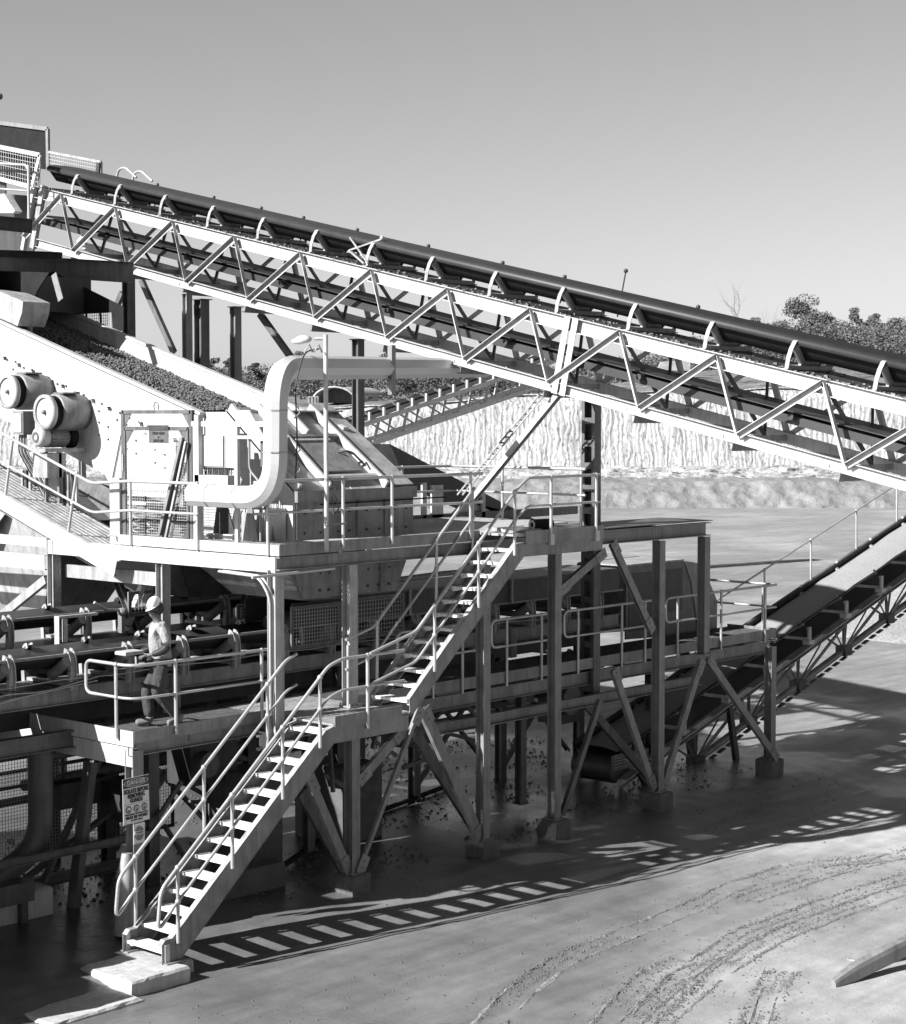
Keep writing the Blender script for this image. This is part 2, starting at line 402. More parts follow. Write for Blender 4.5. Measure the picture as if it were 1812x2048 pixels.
def wall_mat():
    m = bpy.data.materials.new('cut_rock'); nt, b = nodes(m)
    ge = nt.nodes.new('ShaderNodeNewGeometry'); mp = nt.nodes.new('ShaderNodeMapping'); mp.inputs['Rotation'].default_value = (0, 0, math.pi/2-YAW); mp.inputs['Scale'].default_value = (1, 1, .1); nt.links.new(ge.outputs['Position'], mp.inputs[0])
    a = nt.nodes.new('ShaderNodeTexWave'); a.inputs['Scale'].default_value = .62; a.inputs['Distortion'].default_value = 9; a.inputs['Detail'].default_value = 3; a.inputs['Detail Scale'].default_value = 2.0; nt.links.new(mp.outputs[0], a.inputs['Vector'])
    t = tex(nt, 4.5, 5, .65, stretch=(1, 1, .45)); p = tex(nt, .25, 4, .6)
    c = mul(nt, ramp(nt, a.outputs['Fac'], [(.05, .84), (.5, 1)]), ramp(nt, t.outputs[0], [(.36, .4), (.43, .88), (.6, 1.05)])); c = mul(nt, mul(nt, c, ramp(nt, p.outputs[0], [(.35, .85), (.6, 1.05)])), .4)
    nt.links.new(c, b.inputs['Base Color']); b.inputs['Roughness'].default_value = .95; b.inputs['Specular IOR Level'].default_value = .1
    bp = nt.nodes.new('ShaderNodeBump'); bp.inputs['Strength'].default_value = .3; bp.inputs['Distance'].default_value = .3; nt.links.new(a.outputs['Fac'], bp.inputs['Height']); nt.links.new(bp.outputs[0], b.inputs['Normal']); return m
M['wall'] = wall_mat()
M['berm'] = earth('gullied_clay', .25, .2, 1.4, (1, 1, .6), .5)
M['shelf'] = earth('pale_rubble', .52, .18, .9, (1, 1, 1.6), 1)
M['hill'] = earth('scrubby_slope', .24, .1, .5, (1, 1, 1), 1)
cols = [x for x in range(-300, 2300, 5)]
nn = lambda px, s, k: noise.noise((px*s, k, .5))
wt = lambda px: zat(790+22*max(0, min(1, (1010-px)/230))-14*max(0, min(1, (px-1000)/500))+5*nn(px, .012, 2), 170)
sheet('embankment', [lambda p: (147, -.6), lambda p: (149.5, .9+.3*nn(p, .02, 3)), lambda p: (152, 2.05+.35*nn(p, .01, 5)), lambda p: (156, 2.2)], M['berm'], cols, .4, .6, (1, 1, .3), 10)
sheet('rubble_shelf', [lambda p: (155, 2.0), lambda p: (160, 2.45), lambda p: (163, 2.75), lambda p: (167, 2.9+.6*nn(p, .01, 8))], M['shelf'], cols, .7, .8, (1, 1, 2.2), 8)
sheet('quarry_face', [lambda p: (165.5, 2.0), lambda p: (166.5, zat(900, 166)), lambda p: (168, wt(p)-1), lambda p: (169.5, wt(p))], M['wall'], cols, .12, 1.2, (1, 1, .2), 12)
hz = lambda p: 9.8+max(0, min(1, (p-1050)/450))*3.9
sheet('hillside', [lambda p: (169, wt(p)-.1), lambda p: (185, wt(p)+(hz(p)-wt(p))*.45), lambda p: (215, hz(p)), lambda p: (300, hz(p)+1.0), lambda p: (900, hz(p)+1), lambda p: (3000, 2)], M['hill'], cols, .8, .12, (1, 1, 1), 6)

# ---------------------------------------------------------------- trees
def leaf_mat(name, a, b_):
    m = bpy.data.materials.new(name); nt, b = nodes(m)
    t = tex(nt, .45, 3, .6); c = ramp(nt, t.outputs[0], [(.35, a), (.65, b_)]); nt.links.new(c, b.inputs['Base Color'])
    b.inputs['Roughness'].default_value = .7; b.inputs['Specular IOR Level'].default_value = .25
    return m
M['leaf'] = leaf_mat('gum_leaves', .075, .16); M['leafd'] = leaf_mat('dark_leaves', .04, .09)
M['bark'] = mat('pale_bark', .33, .5, .8)
def leafball(mb, c, r, n, s, rnd, flat=.7):
    for _ in range(n):
        d = Vector((rnd.gauss(0, 1), rnd.gauss(0, 1), rnd.gauss(0, 1))).normalized()*r*rnd.uniform(.35, 1.0)**.6
        d.z *= flat; p = c+d*(1+.25*noise.noise(d*1.3+c))
        a = Vector((rnd.gauss(0, 1), rnd.gauss(0, 1), rnd.gauss(0, .6))).normalized(); b = a.cross(Vector((rnd.gauss(0, 1), rnd.gauss(0, 1), rnd.gauss(0, 1)))).normalized()
        k = s*rnd.uniform(.5, 1.2)
        mb.add([p-a*k, p-b*k*.5, p+a*k, p+b*k*.5], [(0, 1, 2, 3)])
def make_tree(name, base, h, w, seed, label, dark=False, nl=9, dens=95, group='gum trees on the hill behind the quarry', lean=0):
    rnd = random.Random(seed); t = thing(name, label, 'tree', base, group)
    tr = MB(); cr = MB(); B = Vector(base); tw = max(.09, h*.022)
    top = B+V(lean*h*.2, rnd.uniform(-.05, .05)*h, h*.55); fork = B+V(lean*h*.05, 0, h*.3)
    tr.tube([B-V(0, 0, .6), B+V(0, 0, h*.12), fork, top], [tw*1.3, tw, tw*.8, tw*.35], 6)
    for i in range(nl):
        a = 2*math.pi*(i*.381+rnd.random()*.15); rr = w*.5*rnd.uniform(.25, .8); zz = h*(.5+.42*((i*.618) % 1)); rr *= 1-.55*max(0, (zz/h-.7))/.3
        c = B+V(lean*zz*.2+rr*math.cos(a), rr*math.sin(a), zz)
        s0 = fork.lerp(top, rnd.random()*.8); tr.tube([s0, s0.lerp(c, .5)+V(0, 0, .05*h), c], [tw*.45, tw*.3, tw*.12], 5)
        leafball(cr, c, w*rnd.uniform(.15, .25), int(dens*2), .11+.008*w, rnd, .6)
    tr.build('trunk', M['bark'], t); cr.build('crown', M['leafd' if dark else 'leaf'], t)
    return t
TREES = [  # px, top y, base y, width px, distance, dark, label
 (1610, 590, 722, 120, 222, 0, 'tall umbrella-crowned gum tree, highest on the right skyline'),
 (1712, 610, 722, 56, 224, 0, 'slim gum tree with a small round top, right of the tall umbrella gum'),
 (1752, 622, 724, 54, 226, 0, 'short gum tree beside the slim round-topped gum near the right edge'),
 (1795, 632, 726, 66, 226, 0, 'bushy gum tree at the right edge of the skyline'),
 (1665, 655, 722, 80, 216, 0, 'low bushy tree filling the gap right of the umbrella gum'),
 (1568, 640, 722, 74, 218, 0, 'rounded tree at the left foot of the umbrella gum'),
 (1512, 634, 716, 58, 226, 0, 'small pointed tree between the dead tree and the umbrella gum'),
 (1835, 640, 730, 70, 215, 0, 'spreading gum tree cut off by the right edge'),
 (1462, 660, 720, 60, 220, 0, 'low tree half hidden by the belt below the dead tree'),
 (1385, 672, 740, 70, 230, 0, 'low round tree mostly hidden behind the belt'),
 (513, 722, 792, 38, 215, 1, 'dark round-headed tree behind the screen, right of the last post'),
 (462, 708, 795, 30, 218, 1, 'narrow dark tree squeezed beside the white-lit post'),
 (428, 712, 795, 44, 222, 0, 'loose pale tree seen between the two thick posts'),
 (782, 694, 800, 54, 225, 0, 'tree whose top pokes above the horizontal duct'),
 (597, 697, 800, 42, 230, 0, 'wispy tree showing above the duct elbow by the lamp'),
 (855, 728, 805, 60, 215, 1, 'dark tree below the duct end, left of the far conveyor'),
 (700, 738, 808, 60, 212, 1, 'dark tree directly behind the arched shed'),
 (805, 745, 808, 60, 208, 1, 'bushy tree right of the arched shed roof'),
 (620, 742, 808, 56, 210, 1, 'dark tree under the duct left of the shed'),
 (915, 748, 802, 58, 208, 1, 'low dark tree behind the top of the far conveyor'),
 (980, 752, 800, 56, 210, 1, 'low tree seen through the big truss, above the rock wall'),
 (1240, 735, 782, 50, 200, 0, 'shrubby tree seen through the truss beside the parked truck'),
]
for i, (px, ty, by, wp, Z, dk, lb) in enumerate(TREES):
    b = far_pt(px, Z, zat(by, Z)); h = (by-ty)/F*Z; make_tree('gum_tree', b, h, wp/F*Z, 50+i, lb, bool(dk), nl=14 if wp > 100 else 9, dens=150 if wp > 100 else 100)
def dead_tree(px, ty, by, Z, seed, label, s=1.0):
    rnd = random.Random(seed); b = far_pt(px, Z, zat(by, Z)); t = thing('dead_tree', label, 'tree', b); mb = MB(); h = (by-ty)/F*Z
    c, q = math.cos(YAW), math.sin(YAW); rt = V(q, -c, 0)
    def br(p, d, L, r, n):
        e = p+d*L; m_ = (p+e)/2+V(rnd.uniform(-.1, .1), rnd.uniform(-.1, .1), .05)*L
        mb.tube([p, m_, e], [r, r*.8, r*.55], 5)
        if n:
            for k in range(2 if n < 3 else 3):
                dd = (d+rt*rnd.uniform(-.8, .8)+V(0, 0, rnd.uniform(0, .5))+V(rnd.uniform(-.3, .3), rnd.uniform(-.3, .3), 0)).normalized(); br(e if k else m_, dd, L*rnd.uniform(.6, .85), r*.55, n-1)
    br(b-V(0, 0, .5), V(0, 0, 1), h*.45, .11*s, 4)
    mb.build('trunk', M['bark'], t)
dead_tree(1478, 592, 690, 222, 4, 'bare dead tree with forked branches standing alone on the skyline')
dead_tree(1545, 618, 700, 228, 9, 'thin leafless tree left of the tall umbrella gum', .5)
# far-off wood and scrub: one mass
rnd = random.Random(3); sc = MB()
for i in range(1700):
    px = rnd.uniform(380, 1100) if i % 5 < 2 else rnd.uniform(1060, 1400) if i % 10 == 9 else rnd.uniform(1300, 1950); Z = rnd.uniform(204, 245)
    if 180 < px < 1060: ty, by = (742, 806)
    else: ty, by = (652+10*math.sin(px*.03) if px > 1480 else 690, 742)
    if 1060 <= px < 1400: ty, by = 745-(px-1060)*.1, 775
    y = rnd.uniform(ty, by); leafball(sc, far_pt(px, Z, zat(y, Z)), rnd.uniform(.8, 1.9), 120, .17, rnd, .75)
for i in range(230):
    px = rnd.uniform(600, 1990); Z = rnd.uniform(176, 205); z = 9.8+max(0, min(1, (px-1050)/450))*3.9*(Z-170)/40
    leafball(sc, far_pt(px, Z, z-.5), rnd.uniform(.3, .9), 26, .2, rnd, .6)
sc.build('woodland', M['leaf'], kind='stuff')

# ================================================================ main inclined conveyor
XT, TW = 25.65, 1.4
SL = -.2268                                   # fall per metre towards -Y
def tz(Y): return 12.65-.2265*(35.34-Y)       # height of the top chord nodes
E1 = Vector((0, -1, SL)).normalized(); E3 = Vector((0, SL, 1)).normalized()   # down the belt, up from the belt
def tp(Y, x, up): return Vector((XT+x, Y, tz(Y)))+E3*up
conv = thing('inclined_conveyor', 'long white-trussed belt conveyor sloping down across the whole picture in front of the sky', 'conveyor', (XT, 20, 7.9))
Y0, Y1 = 36.45, 8.2
for x, nm in ((0, -1), (TW, 1)):
    MB().chan(tp(Y0+.3, x, -.09), tp(Y1, x, -.09), .09, .26, E3, .014, flip=-1 if nm > 0 else 1).build('top_chord', M['white'], conv)
    MB().chan(tp(Y0-.2, x, -1.25), tp(Y1, x, -1.25), .09, .19, E3, .012, flip=-1 if nm > 0 else 1).build('bottom_chord', M['white'], conv)
k = 0
nodesY = [35.34-2.02*i for i in range(0, 14)]
for x, s in ((-.052, -1), (TW+.052, 1)):
    b, c = tp(36.6, x, -1.2), tp(35.34, x, 0); MB().angle(b+V(0, .035, .035), c+V(0, .035, .035), V(0, -1, -1), V(s, 0, 0), .095, .01).build('diagonal', M['white'], conv)
    for i, y in enumerate(nodesY):
        yb = y-.68; yn = y-2.02
        a, b, c = tp(y, x, .0), tp(yb, x, -1.2), tp(yn, x, 0)
        ux = V(s, 0, 0)
        # falling member (steep) and rising member
        MB().angle(a, b, V(0, -1, .3)*-1, ux, .085, .01).build('diagonal', M['white'], conv)
        d = (c-b).normalized(); up = V(0, 1, 1)
        MB().angle(b+up.normalized()*.05, c+up.normalized()*.05, -up, ux, .095, .01).build('diagonal', M['white'], conv)
for i, y in enumerate(nodesY):                  # cross members, plan bracing, gusset stubs under the bottom chord
    MB().bar(tp(y-.68, .04, -1.25), tp(y-.68, TW-.04, -1.25), .08, .1).build('cross_member', M['white2'], conv)
    MB().bar(tp(y, .05, -.1), tp(y, TW-.05, -.1), .07, .1).build('cross_member', M['mid'], conv)
    MB().bar(tp(y-.3, .05, -1.3), tp(y-2.1, TW-.05, -1.3), .07, .05).build('plan_brace', M['steel'], conv)
    MB().bar(tp(y-.1, .04, -.2), tp(y-.68, TW*.5, -1.2), .05, .06).build('sway_brace', M['mid'], conv)
    MB().bar(tp(y-.1, TW-.04, -.2), tp(y-.68, TW*.5, -1.2), .05, .06).build('sway_brace', M['mid'], conv)
    MB().chan(tp(y-.55, -.07, -1.42), tp(y-.55, TW+.07, -1.42), .09, .13, E3, .01, flip=-1).build('cross_channel', M['steel'], conv)
# splice plates
for q in (-.09, .09):
    MB().bar(tp(20.3+q, -.06, .04), tp(20.3+q, -.06, -1.36), .13, .012, (1, 0, 0)).build('splice_plate', M['white'], conv)
# end post
MB().bar(tp(36.45, -.03, .55), tp(36.65, -.03, -1.5), .12, .1, (1, 0, 0)).build('end_post', M['white'], conv)
MB().bar(tp(36.15, -.02, .1), tp(36.3, -.02, -1.4), .16, .1, (1, 0, 0)).build('end_post', M['white2'], conv)
# decking and spillage between the top chords
dk = MB(); dk.hexa(tp((Y0+Y1)/2, TW/2, .03), V(TW/2-.02, 0, 0), E1*((Y0-Y1)/2/abs(E1.y)), E3*.012); dk.build('deck_plate', M['dark'], conv)
sp = MB(); rnd = random.Random(11)
for i in range(900):
    y = rnd.uniform(Y1, Y0); s = rnd.uniform(.008, .03)
    p = tp(y, rnd.uniform(-.03, .12)if i % 3 else rnd.uniform(.1, 1.3), .05); sp.hexa(p, V(s, 0, 0), V(0, s*1.3, 0), V(rnd.uniform(-.01, .01), 0, s*.6))
sp.build('spillage', M['mid'], conv, kind='stuff')
# troughed carrying belt
def trough(mb, f, L0, L1, cw, ww, ang, n=2, th=.016, steps=1, sag=0, ed=.0):
    """f(s, x, up) -> point; cross-section: centre cw, wings ww at ang"""
    ca, sa = math.cos(ang), math.sin(ang)
    sec = [(-cw/2-ww*ca, ww*sa), (-cw/2-ww*.5*ca, ww*.46*sa), (-cw/2-.03, .012), (-cw/2+.05, 0), (cw/2-.05, 0), (cw/2+.03, .012), (cw/2+ww*.5*ca, ww*.46*sa), (cw/2+ww*ca, ww*sa)]
    vs = []; m = len(sec)
    for i in range(steps+1):
        s = L0+(L1-L0)*i/steps
        vs += [f(s, x, u) for x, u in sec]+[f(s, x, u-th) for x, u in sec]
    fs = []
    for i in range(steps):
        a, b = i*2*m, (i+1)*2*m
        for j in range(m-1):
            fs.append((a+j, a+j+1, b+j+1, b+j)); fs.append((a+m+j+1, a+m+j, b+m+j, b+m+j+1))
        fs.append((a, b, b+m, a+m)); fs.append((a+m-1, a+2*m-1, b+2*m-1, b+m-1))
    mb.add(vs, fs, True)
bl = MB(); trough(bl, lambda s, x, u: tp(s, TW/2+x, u), Y0-.1, Y1, .45, .42, R(42), th=.02)
for v in bl.v: v += E3*.24
bl.build('carrying_belt', M['black'], conv)
# rounded rubber cover strip hugging the belt edges
ld = MB(); sec = [(-.53, .44), (-.565, .48), (-.555, .53), (-.5, .575), (-.35, .6), (0, .61), (.35, .6), (.5, .575), (.555, .53), (.565, .48), (.53, .44)]
vs = [tp(Y0-.1, TW/2+x, u) for x, u in sec]+[tp(Y1, TW/2+x, u) for x, u in sec]; n_ = len(sec)
ld.add(vs, [(i, i+1, n_+i+1, n_+i) for i in range(n_-1)]+[tuple(range(n_))[::-1], tuple(range(n_, 2*n_))], True); ld.build('belt_cover', M['belt'], conv)
rb = MB(); rb.hexa(tp((Y0+Y1)/2, TW/2, -.62), V(.56, 0, 0), E1*((Y0-Y1)/2/abs(E1.y)), E3*.008); rb.hexa(tp((Y0+Y1)/2, TW/2, -.76), V(.5, 0, 0), E1*((Y0-Y1)/2/abs(E1.y)), E3*.07); rb.build('return_belt', M['belt'], conv)
for i in range(9):
    y = 34-3.05*i; MB().cyl(tp(y, .06, -.7), tp(y, TW-.06, -.7), .055, 10).build('return_roller', M['dark'], conv)
for i in range(17):
    y = 35.12-1.6*i; fr = MB()
    odd = (i == 6)
    for s in (-1, 1):                                       # bent wing bracket: rises from the chord, leans and hooks inwards
        o = lambda x, u, yy=0: tp(y+yy, TW/2+s*x, u)
        pth = [o(.68, .04), o(.69, .22), o(.66, .38), o(.6, .50), o(.55, .52), o(.52, .49)]
        for a, b in zip(pth, pth[1:]): fr.bar(a, b+(b-a)*.05, .075, .014, V(s, 0, 0))
        fr.bar(o(.74, .05), o(.60, .05), .12, .02)
    fr.bar(tp(y, .04, .08), tp(y, TW-.04, .08), .08, .07, E3)
    for x in (-.3, -.02, .3): fr.bar(tp(y, TW/2+x, .1), tp(y, TW/2+x, .17), .05, .02, (1, 0, 0))
    idl = fr.build('idler_frame', M['white2'], conv)
    rl = MB(); rl.cyl(tp(y, TW/2-.21, .165), tp(y, TW/2+.21, .165), .06, 12)
    rl.build('roller', M['roller'], idl)
    for s in (-1, 1):
        MB().cyl(tp(y, TW/2+s*.25, .17), tp(y, TW/2+s*.56, .44), .065, 12).build('roller', M['roller'], idl)
# belt tracking switch half way
sw = MB(); b0 = tp(25.55, -.02, .1)
sw.bar(b0, b0+V(0, .42, .28), .05, .03); sw.bar(b0+V(0, .42, .28), b0+V(.25, -.25, .48), .035, .03); sw.bar(b0+V(0, -.1, .0), b0+V(.1, .5, .55), .03, .03)
sw.ball(b0+V(.25, -.25, .5), .05); sw.build('tracking_arm', M['white2'], conv)
for i in range(15):
    wc = MB(); y = 33.7-1.7*i+.3*math.sin(i*5); hh_ = .6 if i != 8 else .95; wc.ball(tp(y, TW-.1, hh_), .045, 6)
    wc.cyl(tp(y, TW-.1, .1), tp(y, TW-.1, hh_), .015, 6); wc.build('pull_cord_eye', M['dark'], conv)
# bent tube handrail ends on the far side of the belt, near the top
for yy in (35.6, 35.0):
    MB().tube(fillet([tp(yy+.15, TW+.3, .2), tp(yy+.1, TW+.3, .72), tp(yy-.15, TW+.3, .8), tp(yy-.6, TW+.3, .62)], .12), .03, 8).build('hand_loop', M['galv'], conv)

# trestle column carrying the conveyor, with its lattice battens, standing on a low cross beam
def trestle(x, y, z0, z1, label, w=.24, name='trestle_column'):
    t = thing(name, label, 'column', (x, y, z0))
    for s in (-1, 1):
        MB().chan(V(x, y+s*w/2, z0), V(x, y+s*w/2, z1), .07, .2, (1, 0, 0), .014, flip=-s).build('channel', M['mid'], t)
    n = int((z1-z0)/.42)
    for i in range(n): MB().bar(V(x-.09, y-w/2+.03, z0+.2+i*.42), V(x-.09, y+w/2-.03, z0+.2+i*.42), .012, .12, (0, 0, 1)).build('batten', M['mid'], t)
    MB().box((x+.08, y-w/2+.02, z0), (x+.09, y+w/2-.02, z1)).build('web_plate', M['mid'], t)
    MB().box((x-.22, y-w/2-.1, z0-.03), (x+.22, y+w/2+.1, z0)).build('base_plate', M['mid'], t); return t
trestle(27.15, 21.05, 2.2, 7.95, 'dark laced column rising from the walkway frame to carry the conveyor truss')

# ================================================================ handrails
def rails(parent, pts, H=1.0, mid=.52, posts=(), m='galv', r=.026, foot=None, fr=.12, ends=(None, None), loop=None):
    """pts: deck-level points of the rail line; posts: deck-level points. loop=(i,vec): closed return loop at an end"""
    P = [Vector(p) for p in pts]
    top = [p+V(0, 0, H) for p in P]; low = [p+V(0, 0, mid) for p in P]
    def lp(end):
        i = 0 if end == 0 else -1; a, b = top[i], low[i]; return a, b
    if loop in (0, 2):
        d = (P[0]-P[1]).normalized(); ext = [top[0], top[0]+d*.27, low[0]+d*.27, low[0]]
        MB().tube(fillet(ext, .24, 8), r, 8).build('end_loop', M[m], parent)
    if loop in (1, 2):
        d = (P[-1]-P[-2]).normalized(); ext = [top[-1], top[-1]+d*.27, low[-1]+d*.27, low[-1]]
        MB().tube(fillet(ext, .24, 8), r, 8).build('end_loop', M[m], parent)
    MB().tube(fillet(top, fr) if len(P) > 2 else top, r, 8).build('top_rail', M[m], parent)
    MB().tube(fillet(low, fr) if len(P) > 2 else low, r*.85, 8).build('mid_rail', M[m], parent)
    for q in posts:
        q = Vector(q); po = MB(); f = Vector(foot) if foot is not None else V(0, 0, 0)
        if foot is not None: po.tube(fillet([q+V(0, 0, H), q-V(0, 0, .1), q-V(0, 0, .2)+f], .08), r, 8)
        else: po.tube([q+V(0, 0, H), q-V(0, 0, .08)], r, 8)
        po.ball(q+V(0, 0, H), r*1.5, 8); po.ball(q+V(0, 0, mid), r*1.5, 8)
        po.build('stanchion', M[m], parent)

ZL, ZU = 2.94, 5.56                 # walkway and upper platform decks
YS, YF = 19.45, 20.32               # near and far stair stringers
def deck(parent, a, b, z, along='x', step=.034, th=.03, name='grating', mt='grating', bw=.0035):
    """bar grating between corners a, b"""
    mb = MB(); x0, y0 = a; x1, y1 = b
    if along == 'x':                # bearing bars run along y
        n = int((x1-x0)/step)
        for i in range(n+1): x = x0+(x1-x0)*i/n; mb.box((x-bw, y0, z-th), (x+bw, y1, z))
        for i in range(int((y1-y0)/.1)+1): y = y0+.1*i; mb.box((x0, y-.004, z-.012), (x1, y+.004, z+.001))
    else:
        n = int((y1-y0)/step)
        for i in range(n+1): y = y0+(y1-y0)*i/n; mb.box((x0, y-bw, z-th), (x1, y+bw, z))
        for i in range(int((x1-x0)/.1)+1): x = x0+.1*i; mb.box((x-.004, y0, z-.012), (x+.004, y1, z+.001))
    return mb.build(name, M[mt], parent)

def tread_mat():
    m = bpy.data.materials.new('tread_plate'); nt, b = nodes(m)
    v = tex(nt, 26, kind='ShaderNodeTexVoronoi', stretch=(1, 1.4, 1)); c = ramp(nt, v.outputs['Distance'], [(.12, .42), (.35, .8)])
    n = tex(nt, 5, 5, .7); c = mul(nt, c, ramp(nt, n.outputs[0], [(.3, .75), (.6, 1.05)])); nt.links.new(c, b.inputs['Base Color'])
    bp = nt.nodes.new('ShaderNodeBump'); bp.inputs['Strength'].default_value = .8; bp.inputs['Distance'].default_value = .01; nt.links.new(v.outputs['Distance'], bp.inputs['Height']); nt.links.new(bp.outputs[0], b.inputs['Normal'])
    b.inputs['Roughness'].default_value = .5; b.inputs['Metallic'].default_value = .05; return m
M['tread'] = tread_mat()
def flight(name, label, x0, z0, n, rise, run, top_pts, bot_pts, posts_n, posts_f):
    t = thing(name, label, 'stairs', (x0, (YS+YF)/2, z0))
    for y, fl in ((YS, 1), (YF, -1)):
        # channel stringer bent level at its upper end
        for seg, (a, b) in enumerate(zip(top_pts, top_pts[1:])):
            pass
        poly = [V(x, y, z) for x, z in top_pts]+[V(x, y, z) for x, z in bot_pts[::-1]]
        mb = MB().plate(poly, V(0, .012 if fl > 0 else -.012, 0))
        st_ = mb.build('stringer', M['frame'], t); mb = MB()
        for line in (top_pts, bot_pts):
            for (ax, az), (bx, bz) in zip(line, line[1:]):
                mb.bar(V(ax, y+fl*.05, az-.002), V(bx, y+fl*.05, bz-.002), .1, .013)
        mb.build('stringer_flange', M['white2'], t)  # lighter paint than the web stands in for sun on the flanges
    for i in range(n):
        x = x0+run*i; z = z0+rise*(i+1); mb = MB()
        mb.box((x, YS+.06, z-.03), (x+run+.015, YF-.02, z)); mb.box((x-.012, YS+.061, z-.042), (x-.001, YF-.021, z+.003))
        for k in range(9): mb.ball((x-.012, YS+.12+k*.078, z-.012), .012, 6)
        mb.box((x+.03, YS+.014, z-.08), (x+run-.03, YS+.1, z-.031)); mb.box((x+.03, YF-.1, z-.08), (x+run-.03, YF-.014, z-.031))
        mb.build('tread', M['tread'], t)
    return t
# lower flight
a0, a1 = (15.62, .19), (18.78, 2.93)
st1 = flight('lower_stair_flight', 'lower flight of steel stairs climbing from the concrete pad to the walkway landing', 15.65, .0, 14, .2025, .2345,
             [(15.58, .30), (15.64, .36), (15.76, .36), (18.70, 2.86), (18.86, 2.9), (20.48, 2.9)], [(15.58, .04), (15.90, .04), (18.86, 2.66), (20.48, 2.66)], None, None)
for y in (YS, YF):
    MB().box((15.62, y-.02, .04), (15.7, y+.02, .3)).build('foot_plate', M['white'], st1)
    MB().box((15.6, y-.09, .04), (15.98, y+.07, .055)).build('base_plate', M['steel'], st1)
# upper flight
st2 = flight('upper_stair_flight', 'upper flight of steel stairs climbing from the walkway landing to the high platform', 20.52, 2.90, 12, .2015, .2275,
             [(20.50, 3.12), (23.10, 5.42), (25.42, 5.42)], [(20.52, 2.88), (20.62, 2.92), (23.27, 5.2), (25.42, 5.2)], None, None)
def line_rail(parent, y, x0, z0, x1, z1, H=.95, mid=.48, posts=(), pre=None, post_=None, loop0=False, end=()):
    P = [V(x0, y, z0), V(x1, y, z1)]+[V(*e) for e in end]
    if pre: P = [V(*e) for e in pre]+P
    top = [p+V(0, 0, H) for p in P]; low = [p+V(0, 0, mid) for p in P]
    if loop0:
        d = (P[0]-P[1]).normalized()
        MB().tube(fillet([top[0], top[0]+d*.27, low[0]+d*.36-V(0, 0, .06), low[0]], .24, 8), .026, 8).build('end_loop', M['galv'], parent)
    MB().tube(fillet(top, .1), .026, 8).build('handrail', M['galv'], parent)
    MB().tube(fillet(low, .1), .022, 8).build('knee_rail', M['galv'], parent)
    for q in posts:
        q = Vector(q); po = MB(); po.tube([q-V(0, 0, .1), q+V(0, 0, H*.5), q+V(0, 0, H)], [.03, .024, .026], 8)
        po.ball(q+V(0, 0, H), .042, 8); po.ball(q+V(0, 0, mid), .042, 8); po.build('stanchion', M['galv'], parent)
s1 = (2.86-.40)/(18.70-15.85)
zs1 = lambda x: .40+(x-15.85)*s1
line_rail(st1, YS-.03, 15.75, zs1(15.75), 18.72, zs1(18.72), posts=[(x, YS-.03, zs1(x)) for x in (15.84, 16.83, 17.80, 18.55)], loop0=True, end=[(19.0, YS-.03, ZL+.02), (20.35, YS-.03, ZL+.02)])
line_rail(st1, YF+.03, 15.75, zs1(15.75), 18.72, zs1(18.72), posts=[(x, YF+.03, zs1(x)) for x in (15.84, 17.1, 18.35)], loop0=True, end=[(18.95, YF+.03, ZL+.02)])
po = V(19.55, YS-.03, ZL); mb = MB().tube([po-V(0, 0, .15), po+V(0, 0, .97)], .028, 8); mb.ball(po+V(0, 0, .97), .042); mb.ball(po+V(0, 0, .5), .042); mb.build('stanchion', M['galv'], st1)
# landing
MB().box((18.86, YS-.03, 2.9), (20.3, YS-.016, 3.06)).build('toe_board', M['frame'], st1)
mb = MB().tube([V(18.9, 0, 0), V(19, 0, 0)], .01)
landing = thing('stair_landing', 'bright grating landing between the two stair flights', 'landing', (19.6, 20.4, ZL))
deck(landing, (18.86, YS+.02), (20.5, 21.9), ZL, 'y', .04, bw=.012)
MB().chan((18.86, YF+.1, 2.75), (18.86, 21.9, 2.75), .08, .2, flip=-1).build('edge_beam', M['steel'], landing)
MB().chan((20.5, YF+.1, 2.75), (20.5, 21.9, 2.75), .08, .2).build('edge_beam', M['steel'], landing)
# upper rails: the near one rises from the landing, runs along the stair and levels out along the platform
s2 = (5.42-3.12)/(23.10-20.50)
zs2 = lambda x: 3.12+(x-20.50)*s2
line_rail(st2, YS-.03, 20.62, zs2(20.62), 23.05, zs2(23.05), posts=[(x, YS-.03, zs2(x)) for x in (21.05, 22.1, 23.0)], pre=[(19.6, YS-.03, ZL+.04)], end=[(23.35, YS-.03, ZU), (25.3, YS-.03, ZU)])
line_rail(st2, YF+.03, 20.62, zs2(20.62), 23.05, zs2(23.05), posts=[(x, YF+.03, zs2(x)) for x in (20.7, 22.1, 23.0)], pre=[(20.0, YF+.03, ZL+.14)])
q = MB().tube([V(20.05, YF+.03, ZL), V(20.05, YF+.03, ZL+1.0)], .026, 8); q.build('stanchion', M['galv'], st2)
for x in (23.95, 25.2):
    q = V(x, YS-.03, ZU); mb = MB().tube([q-V(0, 0, .12), q+V(0, 0, .97)], .027, 8); mb.ball(q+V(0, 0, .95), .042); mb.ball(q+V(0, 0, .48), .042); mb.box((x-.05, YS-.07, ZU-.2), (x+.05, YS-.02, ZU-.02)); mb.build('stanchion', M['galv'], st2)
MB().box((23.3, YS-.03, 5.4), (25.42, YS-.015, 5.62)).build('toe_board', M['frame'], st2)

